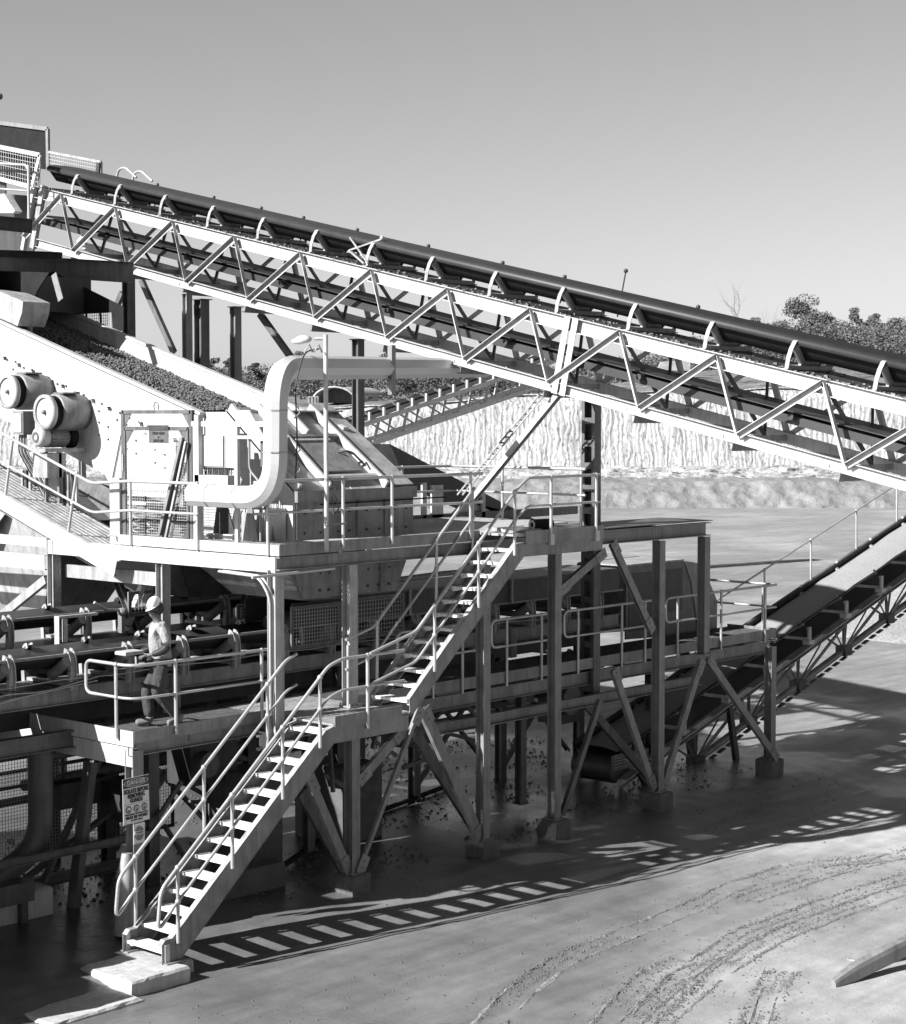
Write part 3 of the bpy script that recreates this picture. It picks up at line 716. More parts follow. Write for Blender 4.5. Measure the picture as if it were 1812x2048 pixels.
# concrete base of the stair: two stepped slabs
def slab(mb, cx, cy, hx, hy, z0, z1, rot, seed, bev=.03):
    rnd = random.Random(seed); c, s = math.cos(rot), math.sin(rot)
    def ring(hx, hy, z): return [V(cx+c*x-s*y, cy+s*x+c*y, z) for x, y in ((-hx, -hy), (hx, -hy), (hx, hy), (-hx, hy))]
    n = 10; vs = []; R_ = []
    for hx_, hy_, z in ((hx, hy, z0), (hx, hy, z1-bev), (hx-bev, hy-bev, z1)):
        cs = ring(hx_, hy_, z); r = []
        for a, b in zip(cs, cs[1:]+cs[:1]):
            for k in range(n): p = a.lerp(b, k/n); r.append(p+V(rnd.uniform(-1, 1), rnd.uniform(-1, 1), rnd.uniform(-.4, .4) if z > z0 else 0)*.012)
        R_.append(r)
    m = len(R_[0]); vs = [p for r in R_ for p in r]; fs = []
    for i in range(2):
        for k in range(m): k2 = (k+1) % m; fs.append((i*m+k, i*m+k2, (i+1)*m+k2, (i+1)*m+k))
    fs.append(tuple(range(2*m, 3*m))); mb.add(vs, fs)
    return mb
pb = MB(); slab(pb, 15.3, 19.68, .5, .56, -.3, .04, 0, 1)
pad = pb.build('concrete_pad', M['concrete'], label='pale stepped concrete pad under the foot of the lower stair flight', cat='concrete pad', origin=(15.0, 19.4, 0))
pb = MB(); slab(pb, 15.9, 19.88, .18, .5, -.3, .03, 0, 5); pb.build('rear_slab', M['concrete'], pad)
pb = MB(); slab(pb, 14.08, 19.8, .72, .9, -.3, -.115, .02, 2); pb.build('lower_step', M['concrete'], pad)

# ================================================================ columns with footings and braces
FOOT = 'concrete footings under the walkway columns'
def column(x, y, z0, z1, label, w=.18, foot=True, mt='steel', flabel=None, name='steel_column', fz=-.05):
    t = thing(name, label, 'column', (x, y, z0), 'universal columns of the stair and walkway frame')
    MB().ibeam((x, y, z0+.02), (x, y, z1), w, w, (0, 1, 0), .014).build('shaft', M[mt], t)
    bp_ = MB().box((x-w*.75, y-w*.75, z0), (x+w*.75, y+w*.75, z0+.02))
    for sx_ in (-1, 1):
        for sy_ in (-1, 1): bp_.cyl(V(x+sx_*w*.6, y+sy_*w*.6, z0+.02), V(x+sx_*w*.6, y+sy_*w*.6, z0+.06), .016, 6)
    bp_.build('base_plate', M[mt], t)
    if foot:
        mb = MB(); slab(mb, x, y, .21, .21, fz-.15, z0, 0, int(x*7)); mb.build('column_footing', M['plinth'], label=flabel, cat='footing', group=FOOT, origin=(x, y, 0))
    return t
C1 = column(20.16, 20.38, .3, 2.66, 'short column under the stair landing, second from the left', flabel='concrete footing nearest the camera, under the stair landing column')
C1b = column(20.16, 20.42, ZL+.01, 5.2, 'column standing on the bright landing up to the platform beam', foot=False, mt='white2')
C2 = column(23.31, 20.38, .28, 5.2, 'tall column passing behind the upper stair flight, third footing from the left', flabel='concrete footing of the column behind the upper stair flight')
C3 = column(25.24, 20.38, .32, 5.2, 'tall column under the outer end of the high platform', w=.18, flabel='concrete footing under the outer end of the high platform')
C4 = column(28.4, 20.38, .33, 5.16, 'tall column of the open portal frame right of the platform, with braces fanning up from its foot', flabel='concrete footing where three braces meet below the portal frame')
C6 = column(32.64, 20.55, .36, 2.72, 'rightmost column, carrying the corner of the walkway', flabel='rightmost concrete footing under the corner of the walkway')
C5 = column(29.91, 20.38, 2.83, 5.16, 'hanging column of the portal frame ending at the walkway edge', foot=False)
C0 = column(18.66, 20.5, 2.2, 5.2, 'white-lit column with conduits at the corner of the high platform', foot=False, mt='white2')
CE = column(16.38, 21.05, .1, 2.7, 'post at the left end of the walkway carrying the danger sign', w=.19, flabel='half-buried footing of the post with the danger sign', fz=-.1)
MB().tube([V(16.12, 20.98, .05), V(16.14, 20.98, .5), V(16.17, 20.99, .95), V(16.2, 21.0, 1.22)], [.15, .14, .13, .08], 12).build('plastic_wrap', M['white2'], label='crumpled white plastic wrapped round the foot of the sign post', cat='plastic wrap')
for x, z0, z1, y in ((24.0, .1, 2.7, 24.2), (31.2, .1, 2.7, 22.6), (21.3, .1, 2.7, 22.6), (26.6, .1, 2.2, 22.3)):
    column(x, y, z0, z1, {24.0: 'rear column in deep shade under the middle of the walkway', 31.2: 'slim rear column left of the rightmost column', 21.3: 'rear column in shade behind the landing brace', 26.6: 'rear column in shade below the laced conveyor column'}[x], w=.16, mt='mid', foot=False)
def brace(a, b, label, w=.15, mt='steel', kind='chan'):
    mb = MB(); a, b = Vector(a), Vector(b)
    if kind == 'rod': mb.angle(a, b, V(1, 0, 0), V(0, 1, 0), .07, .01)
    else: mb.chan(a, b, w, .08, (0, -1, 0), .01)
    d = (b-a).normalized()                               # bolted gusset plates at both ends
    for p, s in ((a, 1), (b, -1)):
        if w > .12:
            q = p+d*s*.12+V(0, -.05, 0); mb.hexa(q, d*.15, V(0, .006, 0), d.cross(V(0, 1, 0))*(w*.62))
            for k in (-.06, .06): mb.cyl(q+d*k+V(0, -.02, 0), q+d*k, .018, 6)
    return mb.build('diagonal_brace', M[mt], label=label, cat='brace', group='diagonal braces of the stair and walkway frame', origin=a)
P = lambda x, y, Y=20.38: at(x, y, Y=Y)
brace(P(696, 1742), P(617, 1555), 'brace from the landing column foot up to the lower stair stringer')
brace(P(716, 1562, 20.42), P(806, 1460, 20.42), 'knee brace from the landing column up to the landing beam')
brace(P(717, 1742, 20.3), P(838, 1418, 20.3), 'thin angle rod rising from the landing column foot to the landing corner', kind='rod')
brace(P(960, 1678), P(846, 1420), 'wide brace from the second footing up to the landing corner', .19)
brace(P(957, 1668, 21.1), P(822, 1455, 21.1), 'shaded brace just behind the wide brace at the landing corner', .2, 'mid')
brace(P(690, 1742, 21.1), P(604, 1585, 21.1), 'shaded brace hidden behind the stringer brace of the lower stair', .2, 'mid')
brace(P(1119, 1182), P(1206, 1105), 'knee brace under the outer end of the high platform', .15)
brace(P(1124, 1630), P(1200, 1400), 'dark slender brace rising from the platform column foot to the laced column', .11, 'mid')
brace(P(1224, 1086), P(1302, 1260), 'brace falling from the platform edge to the portal column')
brace(P(1306, 1575), P(1227, 1340), 'left brace of the fan at the portal column foot')
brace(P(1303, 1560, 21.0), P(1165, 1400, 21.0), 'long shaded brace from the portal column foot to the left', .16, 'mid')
brace(P(1325, 1575), P(1402, 1322), 'right brace of the fan at the portal column foot')
brace(P(1551, 1515), P(1415, 1318), 'brace from the rightmost footing up to the hanging column')

# ================================================================ lower walkway
wk = thing('lower_walkway', 'long shaded walkway with handrails running right from the worker to the rightmost column', 'walkway', (16.3, 21.0, ZL))
YW, YB = 20.92, 22.15
deck(wk, (16.3, YW+.02), (18.86, YB), ZL, 'x', .036, mt='grate_dark'); deck(wk, (20.52, YW+.02), (33.4, YB), ZL, 'x', .06, mt='grate_dark')
MB().box((16.28, YW-.008, ZL-.12), (18.84, YW, ZL+.06)).build('toe_board', M['frame'], wk)
MB().box((20.55, YW-.008, ZL-.14), (33.42, YW, ZL+.06)).build('toe_board', M['steel'], wk)
MB().chan((16.28, YW+.1, ZL-.2), (18.8, YW+.1, ZL-.2), .09, .25).build('edge_beam', M['steel'], wk)
MB().chan((20.6, YW+.1, ZL-.33), (33.4, YW+.1, ZL-.33), .09, .25).build('edge_beam', M['steel'], wk)
MB().chan((16.3, YB+.05, ZL-.2), (33.4, YB+.05, ZL-.2), .09, .25, flip=-1).build('edge_beam', M['mid'], wk)
MB().box((16.26, YW+.0, ZL-.18), (16.276, 26.5, ZL+.05)).build('end_plate', M['white'], wk)
MB().chan((16.34, YW+.05, ZL-.34), (16.34, 28, ZL-.34), .1, .28).build('end_beam', M['white'], wk)
MB().box((33.425, YW, ZL-.25), (33.44, YB, ZL+.06)).build('end_plate', M['steel'], wk)
MB().chan((22.5, YW-.2, 2.25), (30.3, YW-.2, 2.25), .12, .2).build('lower_beam', M['steel'], wk)
for x in (17.4, 19.0, 21.5, 23.8, 26, 28.2, 30.4, 32.4): MB().ibeam((x, YW+.12, ZL-.16), (x, YB, ZL-.16), .1, .16).build('joist', M['mid'], wk)
e = .03
wr = wk
rails(wr, [(16.24, 21.72, ZL), (16.24, YW-e, ZL), (20.2, YW-e, ZL)][:2]+[(18.95, YW-e, ZL)], posts=[(16.22, 21.25, ZL), (17.03, YW-e, ZL), (18.72, YW-e, ZL)], foot=None, fr=.3, loop=0)
for a, b, ps in ((22.0, 23.62, (22.6, 23.35)), (24.38, 25.68, (24.53, 25.5)), (26.42, 28.86, (26.57, 27.92, 28.67)), (29.62, 33.38, (29.76, 31.3, 32.96))):
    rails(wr, [(a, YW-e, ZL), (b, YW-e, ZL)], posts=[(x, YW-e, ZL) for x in ps], loop=(0 if b > 33 else 2), m='galv', foot=(0, .0, 0))
rails(wr, [(33.38, YW-e, ZL), (33.38, 23.4, ZL)], posts=[(33.38, YW+.3, ZL)], m='galv')

# ================================================================ upper platform
up = thing('upper_platform', 'high steel platform with handrails around the screen discharge, above the stairs', 'platform', (18.63, 20.4, ZU))
XL, YP = 18.63, 20.38
MB().chan((XL, YP+.04, 5.3), (25.4, YP+.04, 5.3), .09, .2).build('edge_beam', M['frame'], up)
MB().box((XL, YP-.012, 5.42), (23.2, YP-.002, 5.60)).build('toe_board', M['frame'], up)
MB().chan((XL+.04, YP+.1, 5.28), (XL+.04, 26.3, 5.28), .09, .24).build('edge_beam', M['white'], up)
MB().box((XL-.012, YP, 5.42), (XL-.002, 24.3, 5.58)).build('toe_board', M['white'], up)
MB().chan((25.4, YP, 5.3), (25.4, 24, 5.3), .09, .2).build('edge_beam', M['steel'], up)
deck(up, (XL+.02, YP+.05), (19.7, 24.6), ZU, 'y', .04, bw=.01); deck(up, (19.72, YP+.05), (25.38, 21.15), ZU, 'x', .04, bw=.01); deck(up, (22.7, 21.17), (26.6, 24.0), ZU, 'x', .05, bw=.013)
deck(up, (23.2, YS+.02), (25.4, YP+.03), ZU-.002, 'x', .04, bw=.01)
MB().tube([V(XL-.6, YP-.06, 5.14), V(XL+1.1, YP-.06, 5.17)], .022, 8).build('conduit', M['galv'], up)
for dx in (0, .09): MB().tube(fillet([V(XL-.06-dx, 21.6, 5.13), V(XL-.06-dx, YP+.3, 5.1), V(XL-.05-dx*.6, YP+.1, 4.8), V(XL-.05-dx*.6, YP+.1, 3.0)], .15), .022, 8).build('conduit', M['galv'], up)
MB().chan((25.3, 20.38, 5.31), (30.05, 20.38, 5.31), .14, .26, t=.016).build('portal_beam', M['steel'], up)
MB().box((25.42, 20.3, 5.47), (30.1, 21.6, 5.482)).build('cover_plate', M['mid'], up)
MB().chan((28.4, 20.5, 5.33), (28.4, 24.2, 5.33), .12, .22).build('portal_beam', M['mid'], up)
rails(up, [(XL+.0, YP-e, ZU), (23.25, YP-e, ZU)], posts=[(x, YP-e, ZU) for x in (19.95, 21.05, 22.95)], loop=None)
rails(up, [(XL-.03, 24.0, 5.5), (XL-.03, 22.25, 5.5)], H=.97, mid=.49, posts=[(XL-.03, 23.94, 5.5), (XL-.03, 22.25, 5.5)])
rails(up, [(XL-.03, 20.9, 5.52), (XL-.03, YP-e, 5.55)], posts=[(XL-.03, 20.6, 5.5)])
rails(up, [(21.8, 23.9, ZU), (26.4, 23.9, ZU), (26.4, 20.6, ZU)], posts=[(23.2, 23.9, ZU), (25.0, 23.9, ZU), (26.4, 22.6, ZU), (26.4, 20.7, ZU)])

# ================================================================ vibrating screen
XS, XF = 19.8, 22.2
def sy(Y): return 9.33-.300*(29.36-Y)            # top edge of the near side plate
scr = thing('vibrating_screen', 'big sloping white vibrating screen with bolted side plate and gravel on its deck', 'screen', (XS, 26, 5.6))
pl = [V(XS, 34, sy(34)), V(XS, 23.5, sy(23.5)), V(XS, 23.5, sy(23.5)-.55), V(XS, 24.2, 6.15), V(XS, 25.9, 6.15), V(XS, 26.2, 6.5), V(XS, 34, sy(34)-1.75)]
MB().plate(pl, V(.02, 0, 0)).build('side_plate', M['white'], scr)
MB().bar(V(XS-.03, 34, sy(34)), V(XS-.03, 23.5, sy(23.5)), .12, .05).build('top_flange', M['white'], scr)
def sy2(Y): return 9.0-.2914*(28.38-Y)
pl2 = [V(XF, 34, sy2(34)), V(XF, 22.6, sy2(22.6)), V(XF, 22.6, 6.4), V(XF, 34, 8.0)]
MB().plate(pl2, V(.02, 0, 0)).build('side_plate', M['white'], scr)
MB().bar(V(XF+.03, 34, sy2(34)), V(XF+.03, 22.6, sy2(22.6)), .12, .05).build('top_flange', M['white'], scr)
MB().hexa((21, 28.5, sy(28.5)-.62), V(1.19, 0, 0), V(0, 5.6, 1.68), V(0, -.03, .1)).build('screen_deck', M['dark'], scr)
# bolts and gusset clips on the plate
bt = MB(); s_ = -1
for i in range(30):
    Y = 31.2-.26*i; z = sy(Y)-.66
    if Y > 24.1: bt.cyl(V(XS-.022, Y, z+.02*math.sin(i*3)), V(XS, Y, z+.02*math.sin(i*3)), .02, 8)
    for dz in (.78, .98, 1.2):
        if (i*7+int(dz*10)) % 3 and Y > 24.3: bt.cyl(V(XS-.022, Y+.08, sy(Y)-dz), V(XS, Y+.08, sy(Y)-dz), .017, 8)
bt.build('bolt_rows', M['dark'], scr, kind='stuff')
cl = MB()
for i in range(16):
    Y = 31.0-.45*i; z = sy(Y)-.62; cl.box((XS-.06, Y-.035, z-.04), (XS, Y+.035, z-.02)); cl.box((XS-.06, Y-.035, z-.09), (XS, Y-.02, z-.02))
cl.build('clip_row', M['steel'], scr, kind='stuff')
MB().bar(V(XS-.02, 25.6, 7.5), V(XS-.02, 26.0, 6.3), .02, .01).build('weld_seam', M['mid'], scr)
# end lip towards the discharge box
MB().box((XS+.02, 23.2, sy(23.5)-.42), (XF, 23.55, sy(23.5)-.36)).build('discharge_lip', M['white2'], scr)
MB().box((XS+.1, 23.3, sy(23.5)-.12), (21.2, 23.42, sy(23.5)-.06)).build('rubber_flap', M['dark'], scr)
# springs
for yy in (24.35, 24.62, 25.0, 25.25):
    x = XS-.22; pts = [V(x+.08*math.cos(a*.62), yy+.08*math.sin(a*.62), 6.0-.0062*a*2) for a in range(0, 62)]
    MB().tube(pts, .016, 6).build('coil_spring', M['white2'], scr)
MB().box((XS-.38, 24.2, 5.14), (XS-.03, 25.45, 5.22)).build('spring_seat', M['white2'], scr)
MB().box((XS-.36, 24.2, 6.02), (XS+.02, 25.45, 6.06)).build('spring_bracket', M['white'], scr)
# gravel on the deck: stones
gv = MB(); rnd = random.Random(21)
base = MB().hexa((21, 28.3, sy(28.3)-.43), V(1.17, 0, 0), V(0, 5.0, 1.5), V(0, -.02, .07)); base.build('gravel_bed', M['mid'], scr, kind='stuff')
for i in range(7500):
    Y = 23.45+(rnd.random()**1.15)*7.5; x = rnd.uniform(XS+.05, XF-.05); r = rnd.uniform(.018, .042)
    hgt = .1*math.exp(-((x-21)/.7)**2)+rnd.uniform(0, .04)
    c = V(x, Y, sy(Y)-.38+hgt); a = rnd.uniform(0, 6.28); u = V(math.cos(a), math.sin(a), rnd.uniform(-.4, .4))*r; w = V(-math.sin(a), math.cos(a), rnd.uniform(-.5, .5))*r*rnd.uniform(.6, 1); n = V(rnd.uniform(-.3, .3), rnd.uniform(-.3, .3), 1)*r*.8
    gv.add([c-u, c-w, c+u, c+w, c+n, c-n], [(0, 1, 4), (1, 2, 4), (2, 3, 4), (3, 0, 4), (1, 0, 5), (2, 1, 5), (3, 2, 5), (0, 3, 5)])
M['stone'] = mat('crushed_stone', .14, .3, .8, streak=False, scale=12)
gv.build('crushed_stones', M['stone'], scr, kind='stuff')

def exciter(Y, z, label):
    t = thing('exciter_drum', label, 'exciter', (19.2, Y, z), 'exciter drums on the screen side'); x0 = 19.0
    MB().lathe((x0, Y, z), (1, 0, 0), [(0, .0), (.0, .255), (.01, .27), (.03, .27), (.03, .255), (.04, .255)], 28).build('disc', M['white'], t)
    MB().lathe((x0-.03, Y, z), (1, 0, 0), [(0, .25), (0, .31), (.09, .31), (.09, .25), (0, .25)], 28).build('guard_ring', M['white2'], t)
    MB().lathe((x0+.06, Y, z), (1, 0, 0), [(0, .0), (0, .29), (.03, .27), (.05, .29), (.07, .27), (.09, .29), (.11, .27), (.13, .29), (.13, 0)], 28).build('belt_pulley', M['black'], t)
    MB().lathe((x0+.19, Y, z), (1, 0, 0), [(0, 0), (0, .3), (.02, .33), (.5, .33), (.55, .30), (.62, .30), (.62, 0)], 28).build('housing', M['steel'], t)
    MB().lathe((x0-.03, Y, z), (1, 0, 0), [(-.03, 0), (-.03, .03), (0, .04), (.03, .04)], 12).build('hub', M['steel'], t)
    MB().box((x0+.25, Y-.2, z+.32), (x0+.6, Y+.1, z+.35)).build('cover_plate', M['mid'], t)
    return t
exciter(26.84, 7.6, 'white-faced exciter drum standing directly above the electric motor')
exciter(27.95, 7.97, 'white-faced exciter drum cut by the left edge of the picture')
mo = thing('electric_motor', 'ribbed electric motor with black belt pulley below the right exciter drum', 'motor', (19.2, 26.95, 7.0))
MB().lathe((18.88, 26.95, 7.16), (1, 0, 0), [(0, 0), (0, .12), (.04, .17), (.2, .18), (.2, 0)], 24).build('fan_cover', M['white'], mo)
MB().lathe((18.87, 26.95, 7.16), (1, 0, 0), [(0, .05), (-.004, .08), (0, .1)], 20).build('fan_grille', M['mid'], mo)
bb = MB().lathe((19.08, 26.95, 7.16), (1, 0, 0), [(0, 0), (0, .16), (.42, .16), (.42, 0)], 20)
for k in range(22): a = 2*math.pi*k/22; bb.bar(V(19.1, 26.95+.17*math.cos(a), 7.16+.17*math.sin(a)), V(19.46, 26.95+.17*math.cos(a), 7.16+.17*math.sin(a)), .012, .03, V(0, math.cos(a), math.sin(a)))
bb.build('motor_body', M['steel'], mo)
MB().lathe((19.56, 26.95, 7.16), (1, 0, 0), [(0, 0), (0, .2), (.025, .17), (.05, .2), (.075, .17), (.1, .2), (.1, 0)], 24).build('motor_pulley', M['black'], mo)
MB().box((18.9, 26.7, 6.9), (19.75, 27.2, 6.96)).build('base_frame', M['white2'], mo)
MB().box((18.95, 26.72, 6.45), (19.35, 27.15, 6.88)).build('mounting_box', M['white2'], mo)
for y in (26.75, 27.15): MB().box((19.2, y-.03, 6.0), (19.26, y+.03, 6.9)).build('leg', M['steel'], mo)
eb = MB().box((18.9, 27.35, 7.2), (19.15, 27.66, 7.62)); ebx = thing('junction_box', 'grey electrical junction box between the motor and the left exciter drum', 'electrical box', (19, 27.5, 7.2)); eb.build('casing', M['steel'], ebx); MB().box((18.88, 27.38, 7.24), (18.9, 27.63, 7.58)).build('door', M['white2'], ebx)
for k in range(6): MB().tube(fillet([V(19.0, 27.4+.04*k, 7.2), V(19.0, 27.4+.05*k, 6.9), V(19.25, 27.35+.06*k, 6.5), V(19.3, 27.1+.05*k, 6.1)], .1), .012, 6).build('cable', M['dark' if k % 2 else 'white2'], ebx)
for k in range(7): MB().box((19.3, 26.35+.12*k+.9*(k > 3), 5.95), (19.34, 26.4+.12*k+.9*(k > 3), 6.55)).build('support_leg', M['dark' if k % 2 else 'white2'], ebx)

# inclined catwalk beside the screen
cw = thing('inclined_catwalk', 'sunlit sloping grating catwalk with handrail climbing left beside the screen', 'walkway', (18.63, 26, 5.6))
def cz(Y): return 5.50+.312*(Y-25.55)
for i in range(64):
    Y = 24.55+.15*i; MB_ = None
gr = MB()
for i in range(230):
    Y = 24.5+.04*i; gr.hexa((19.1, Y, cz(Y)), V(.46, 0, 0), V(0, .016, .004), V(0, 0, .008))
for x in (18.7, 18.8, 18.9, 19.0, 19.1, 19.2, 19.3, 19.4, 19.5): gr.bar(V(x, 24.5, cz(24.5)+.01), V(x, 33.7, cz(33.7)+.01), .006, .01)
gr.build('grating', M['grating'], cw)
MB().chan(V(18.6, 24.3, cz(24.3)-.1), V(18.6, 34, cz(34)-.1), .09, .28).build('stringer', M['white'], cw)
MB().chan(V(19.58, 24.3, cz(24.3)-.1), V(19.58, 34, cz(34)-.1), .08, .22).build('stringer', M['white2'], cw)
pp = V(0, -.24, .97)
hr = [V(18.58, Y, cz(Y)) for Y in (25.62, 27.46, 29.3, 31.1)]
for p in hr:
    mb = MB().tube(fillet([p+pp*1.08, p-pp*.02, p-pp*.1+V(0, -.1, -.03)], .05), .026, 8); mb.ball(p+pp*1.08, .042); mb.ball(p+pp*.55, .04); mb.build('stanchion', M['galv'], cw)
for h, r_ in ((1.08, .027), (.55, .023)):
    a = V(18.58, 31.5, cz(31.5))+pp*h; b = V(18.58, 24.95, 5.42+(.99 if h > 1 else .5)); c = V(18.6, 23.95, 5.5+(.97 if h > 1 else .49))
    MB().tube(fillet([a, b, c], .15), r_, 8).build('rail', M['galv'], cw)

# mesh gate with warning sign
gate = thing('mesh_gate', 'steel-framed weld mesh gate with corner gussets standing at the head of the catwalk', 'gate', (18.88, 23.6, 5.5))
gx = 18.88; ya, yb, za, zb = 22.70, 24.46, 5.46, 7.63
g1 = MB()
for y in (ya, yb): g1.box((gx-.03, y-.035, za), (gx+.03, y+.035, zb))
g1.box((gx-.03, ya, zb-.06), (gx+.03, yb, zb))
for y, s in ((ya, 1), (yb, -1)): g1.plate([V(gx-.012, y, zb-.06), V(gx-.012, y+s*.22, zb-.06), V(gx-.012, y, zb-.34)], V(.01, 0, 0))
g1.build('outer_frame', M['mid'], gate)
g2 = MB(); z2 = zb-.30; y1, y2 = ya+.07, yb-.07
for y in (y1, y2): g2.box((gx-.045, y-.022, za+.05), (gx-.005, y+.022, z2))
for z in (z2, za+.08): g2.box((gx-.045, y1, z-.03), (gx-.005, y2, z+.03))
for y, s in ((y1, 1), (y2, -1)):
    g2.plate([V(gx-.03, y, z2), V(gx-.03, y+s*.25, z2), V(gx-.03, y, z2-.3)], V(.01, 0, 0)); g2.plate([V(gx-.03, y, za+.08), V(gx-.03, y+s*.2, za+.08), V(gx-.03, y, za+.3)], V(.01, 0, 0))
g2.build('leaf_frame', M['mid'], gate)
MB().wires((gx-.025, y1, za+.08), (0, y2-y1, 0), (0, 0, z2-za-.08), .045, .0025).build('weld_mesh', M['wire'], gate)
MB().tube([V(gx, 23.6+.06*math.cos(a*math.pi/8), zb+.06+.07*math.sin(a*math.pi/8)) for a in range(-2, 11)], .012, 6).build('lifting_eye', M['steel'], gate)
MB().chan(V(gx-.08, ya+.12, zb-.45), V(gx-.08, ya+.72, za+.12), .06, .1, (1, 0, 0)).build('stay_bar', M['steel'], gate)
MB().chan(V(gx-.1, ya+.02, zb-.5), V(gx-.1, ya+.55, za+.1), .04, .05, (1, 0, 0)).build('stay_bar', M['white2'], gate)
MB().cyl(V(gx-.06, yb-.05, 6.62), V(gx-.06, yb-.05, 6.9), .014, 8).build('handle', M['white2'], gate)
# tall posts beside the gate
for y, lb in ((24.62, 'white post at the left side of the mesh gate'), (22.5, 'slender white conduit post at the right side of the mesh gate')):
    w = .13 if y > 24 else .05
    MB().box((18.8, y-w, 5.4), (18.9, y+w, 7.55 if y < 24 else 6.5)).build('post', M['white'], label=lb, cat='post', origin=(18.85, y, 5.4))

# electrical cabinet in its frame
cabi = thing('control_cabinet', 'white electrical cabinet with narrow side box hung in a tube frame beside the duct', 'electrical cabinet', (18.95, 22, 5.6))
MB().box((18.92, 21.95, 6.72), (19.2, 22.5, 7.24)).build('cabinet_body', M['white'], cabi)
MB().box((18.895, 21.97, 6.74), (18.918, 22.48, 7.22)).build('door', M['white'], cabi)
MB().box((18.9, 21.62, 6.72), (19.1, 21.92, 7.26)).build('side_box', M['white2'], cabi)
MB().box((18.89, 21.66, 6.76), (18.9, 21.88, 7.2)).build('side_box_door', M['white'], cabi)
for y in (22.6, 21.6): MB().box((18.84, y-.035, 5.5), (18.9, y+.035, 7.42)).build('frame_post', M['white'], cabi)
MB().box((18.845, 20.9, 7.37), (18.895, 22.68, 7.45)).build('frame_rail', M['white'], cabi); MB().box((18.845, 20.9, 7.18), (18.895, 21.7, 7.23)).build('frame_rail', M['white'], cabi)
MB().box((18.8, 21.75, 6.42), (19.0, 22.55, 6.6)).build('cable_tray', M['white'], cabi)
rnd = random.Random(5)
for k in range(14):
    y = 21.85+k*.05; MB().tube([V(18.97, y, 6.72), V(18.96, y+rnd.uniform(-.03, .03), 6.55), V(18.96, y+rnd.uniform(-.04, .04), 6.25)], .011, 6).build('cable', M['dark' if k % 3 else 'mid'], cabi)
MB().tube(fillet([V(18.9, 21.35, 7.2), V(18.9, 21.35, 6.7), V(18.9, 21.1, 6.5), V(18.9, 21.1, 5.6)], .1), .02, 8).build('conduit', M['steel'], cabi)
MB().box((18.95, 20.95, 6.75), (18.97, 21.15, 7.15)).build('gauge_panel', M['mid'], cabi)

# S-shaped duct
def oct_duct(path, w, c, name, m, parent):
    """chamfered square duct swept along a path with fixed-frame transport"""
    path = [Vector(p) for p in path]; prev = None; rings = []
    sec = [(-w, -w+c), (-w+c, -w), (w-c, -w), (w, -w+c), (w, w-c), (w-c, w), (-w+c, w), (-w, w-c)]
    mb = MB(); n = 8
    for i, p in enumerate(path):
        t = (path[min(i+1, len(path)-1)]-path[max(i-1, 0)]).normalized()
        u = V(-1, 0, 0) if prev is None else prev
        u = (u-t*u.dot(t)).normalized(); prev = u; v = t.cross(u)
        rings.append([p+u*a+v*b for a, b in sec])
    vs = [q for r in rings for q in r]; fs = [(i*n+k, i*n+(k+1) % n, (i+1)*n+(k+1) % n, (i+1)*n+k) for i in range(len(path)-1) for k in range(n)]
    mb.add(vs, fs); mb.add(rings[0], [tuple(range(n))[::-1]]); mb.add(rings[-1], [tuple(range(n))]); return mb.build(name, m, parent)
duct = thing('dust_duct', 'thick white S-shaped duct bending up from the railing and away to the right', 'duct', (18.35, 20.6, 5.6))
dpth = fillet([V(18.35, 22.05, 6.31), V(18.35, 20.16, 6.31), V(18.38, 20.16, 8.25), V(28.0, 24.4, 8.5)], .62, 12)
oct_duct(dpth, .168, .085, 'duct_run', M['duct'], duct)
for (c, d) in (((18.35, 21.6, 6.31), 'y'), ((18.355, 20.16, 7.0), 'z'), ((18.37, 20.16, 7.62), 'z'), ((18.35, 20.95, 6.31), 'y')):
    c = V(*c); k_ = .174; cc = .085; s8 = [(-k_, -k_+cc), (-k_+cc, -k_), (k_-cc, -k_), (k_, -k_+cc), (k_, k_-cc), (k_-cc, k_), (-k_+cc, k_), (-k_, k_-cc)]
    a_ = V(1, 0, 0); b_ = V(0, 0, 1) if d == 'y' else V(0, 1, 0); n_ = V(0, 1, 0) if d == 'y' else V(0, 0, 1)
    MB().plate([c+a_*x+b_*y-n_*.01 for x, y in s8], n_*.02).build('joint_flange', M['white2'], duct)
cb = MB(); cb.tube(fillet([V(18.6, 19.98, 6.6), V(18.62, 19.96, 7.2), V(18.6, 19.98, 8.0), V(18.9, 20.1, 8.5), V(19.4, 20.3, 8.56)], .2), .012, 6); cb.build('cable', M['dark'], duct)
for k, z in enumerate((6.75, 7.05, 7.6, 7.95)): MB().tube([V(18.55, 19.95, z-.1), V(18.6, 19.88, z-.02), V(18.62, 19.95, z+.08)], .012, 6).build('cable_loop', M['dark' if k % 2 else 'steel'], duct)
MB().box((22.6, 21.85, 7.9), (22.7, 21.95, 8.75)).build('hanger', M['steel'], duct)
for k in range(2): MB().tube([V(19.0+.2*k, 20.2, 8.5), V(19.05+.2*k, 20.15, 8.62), V(19.12+.2*k, 20.15, 8.5)], .014, 6).build('cable_loop', M['white2'], duct)
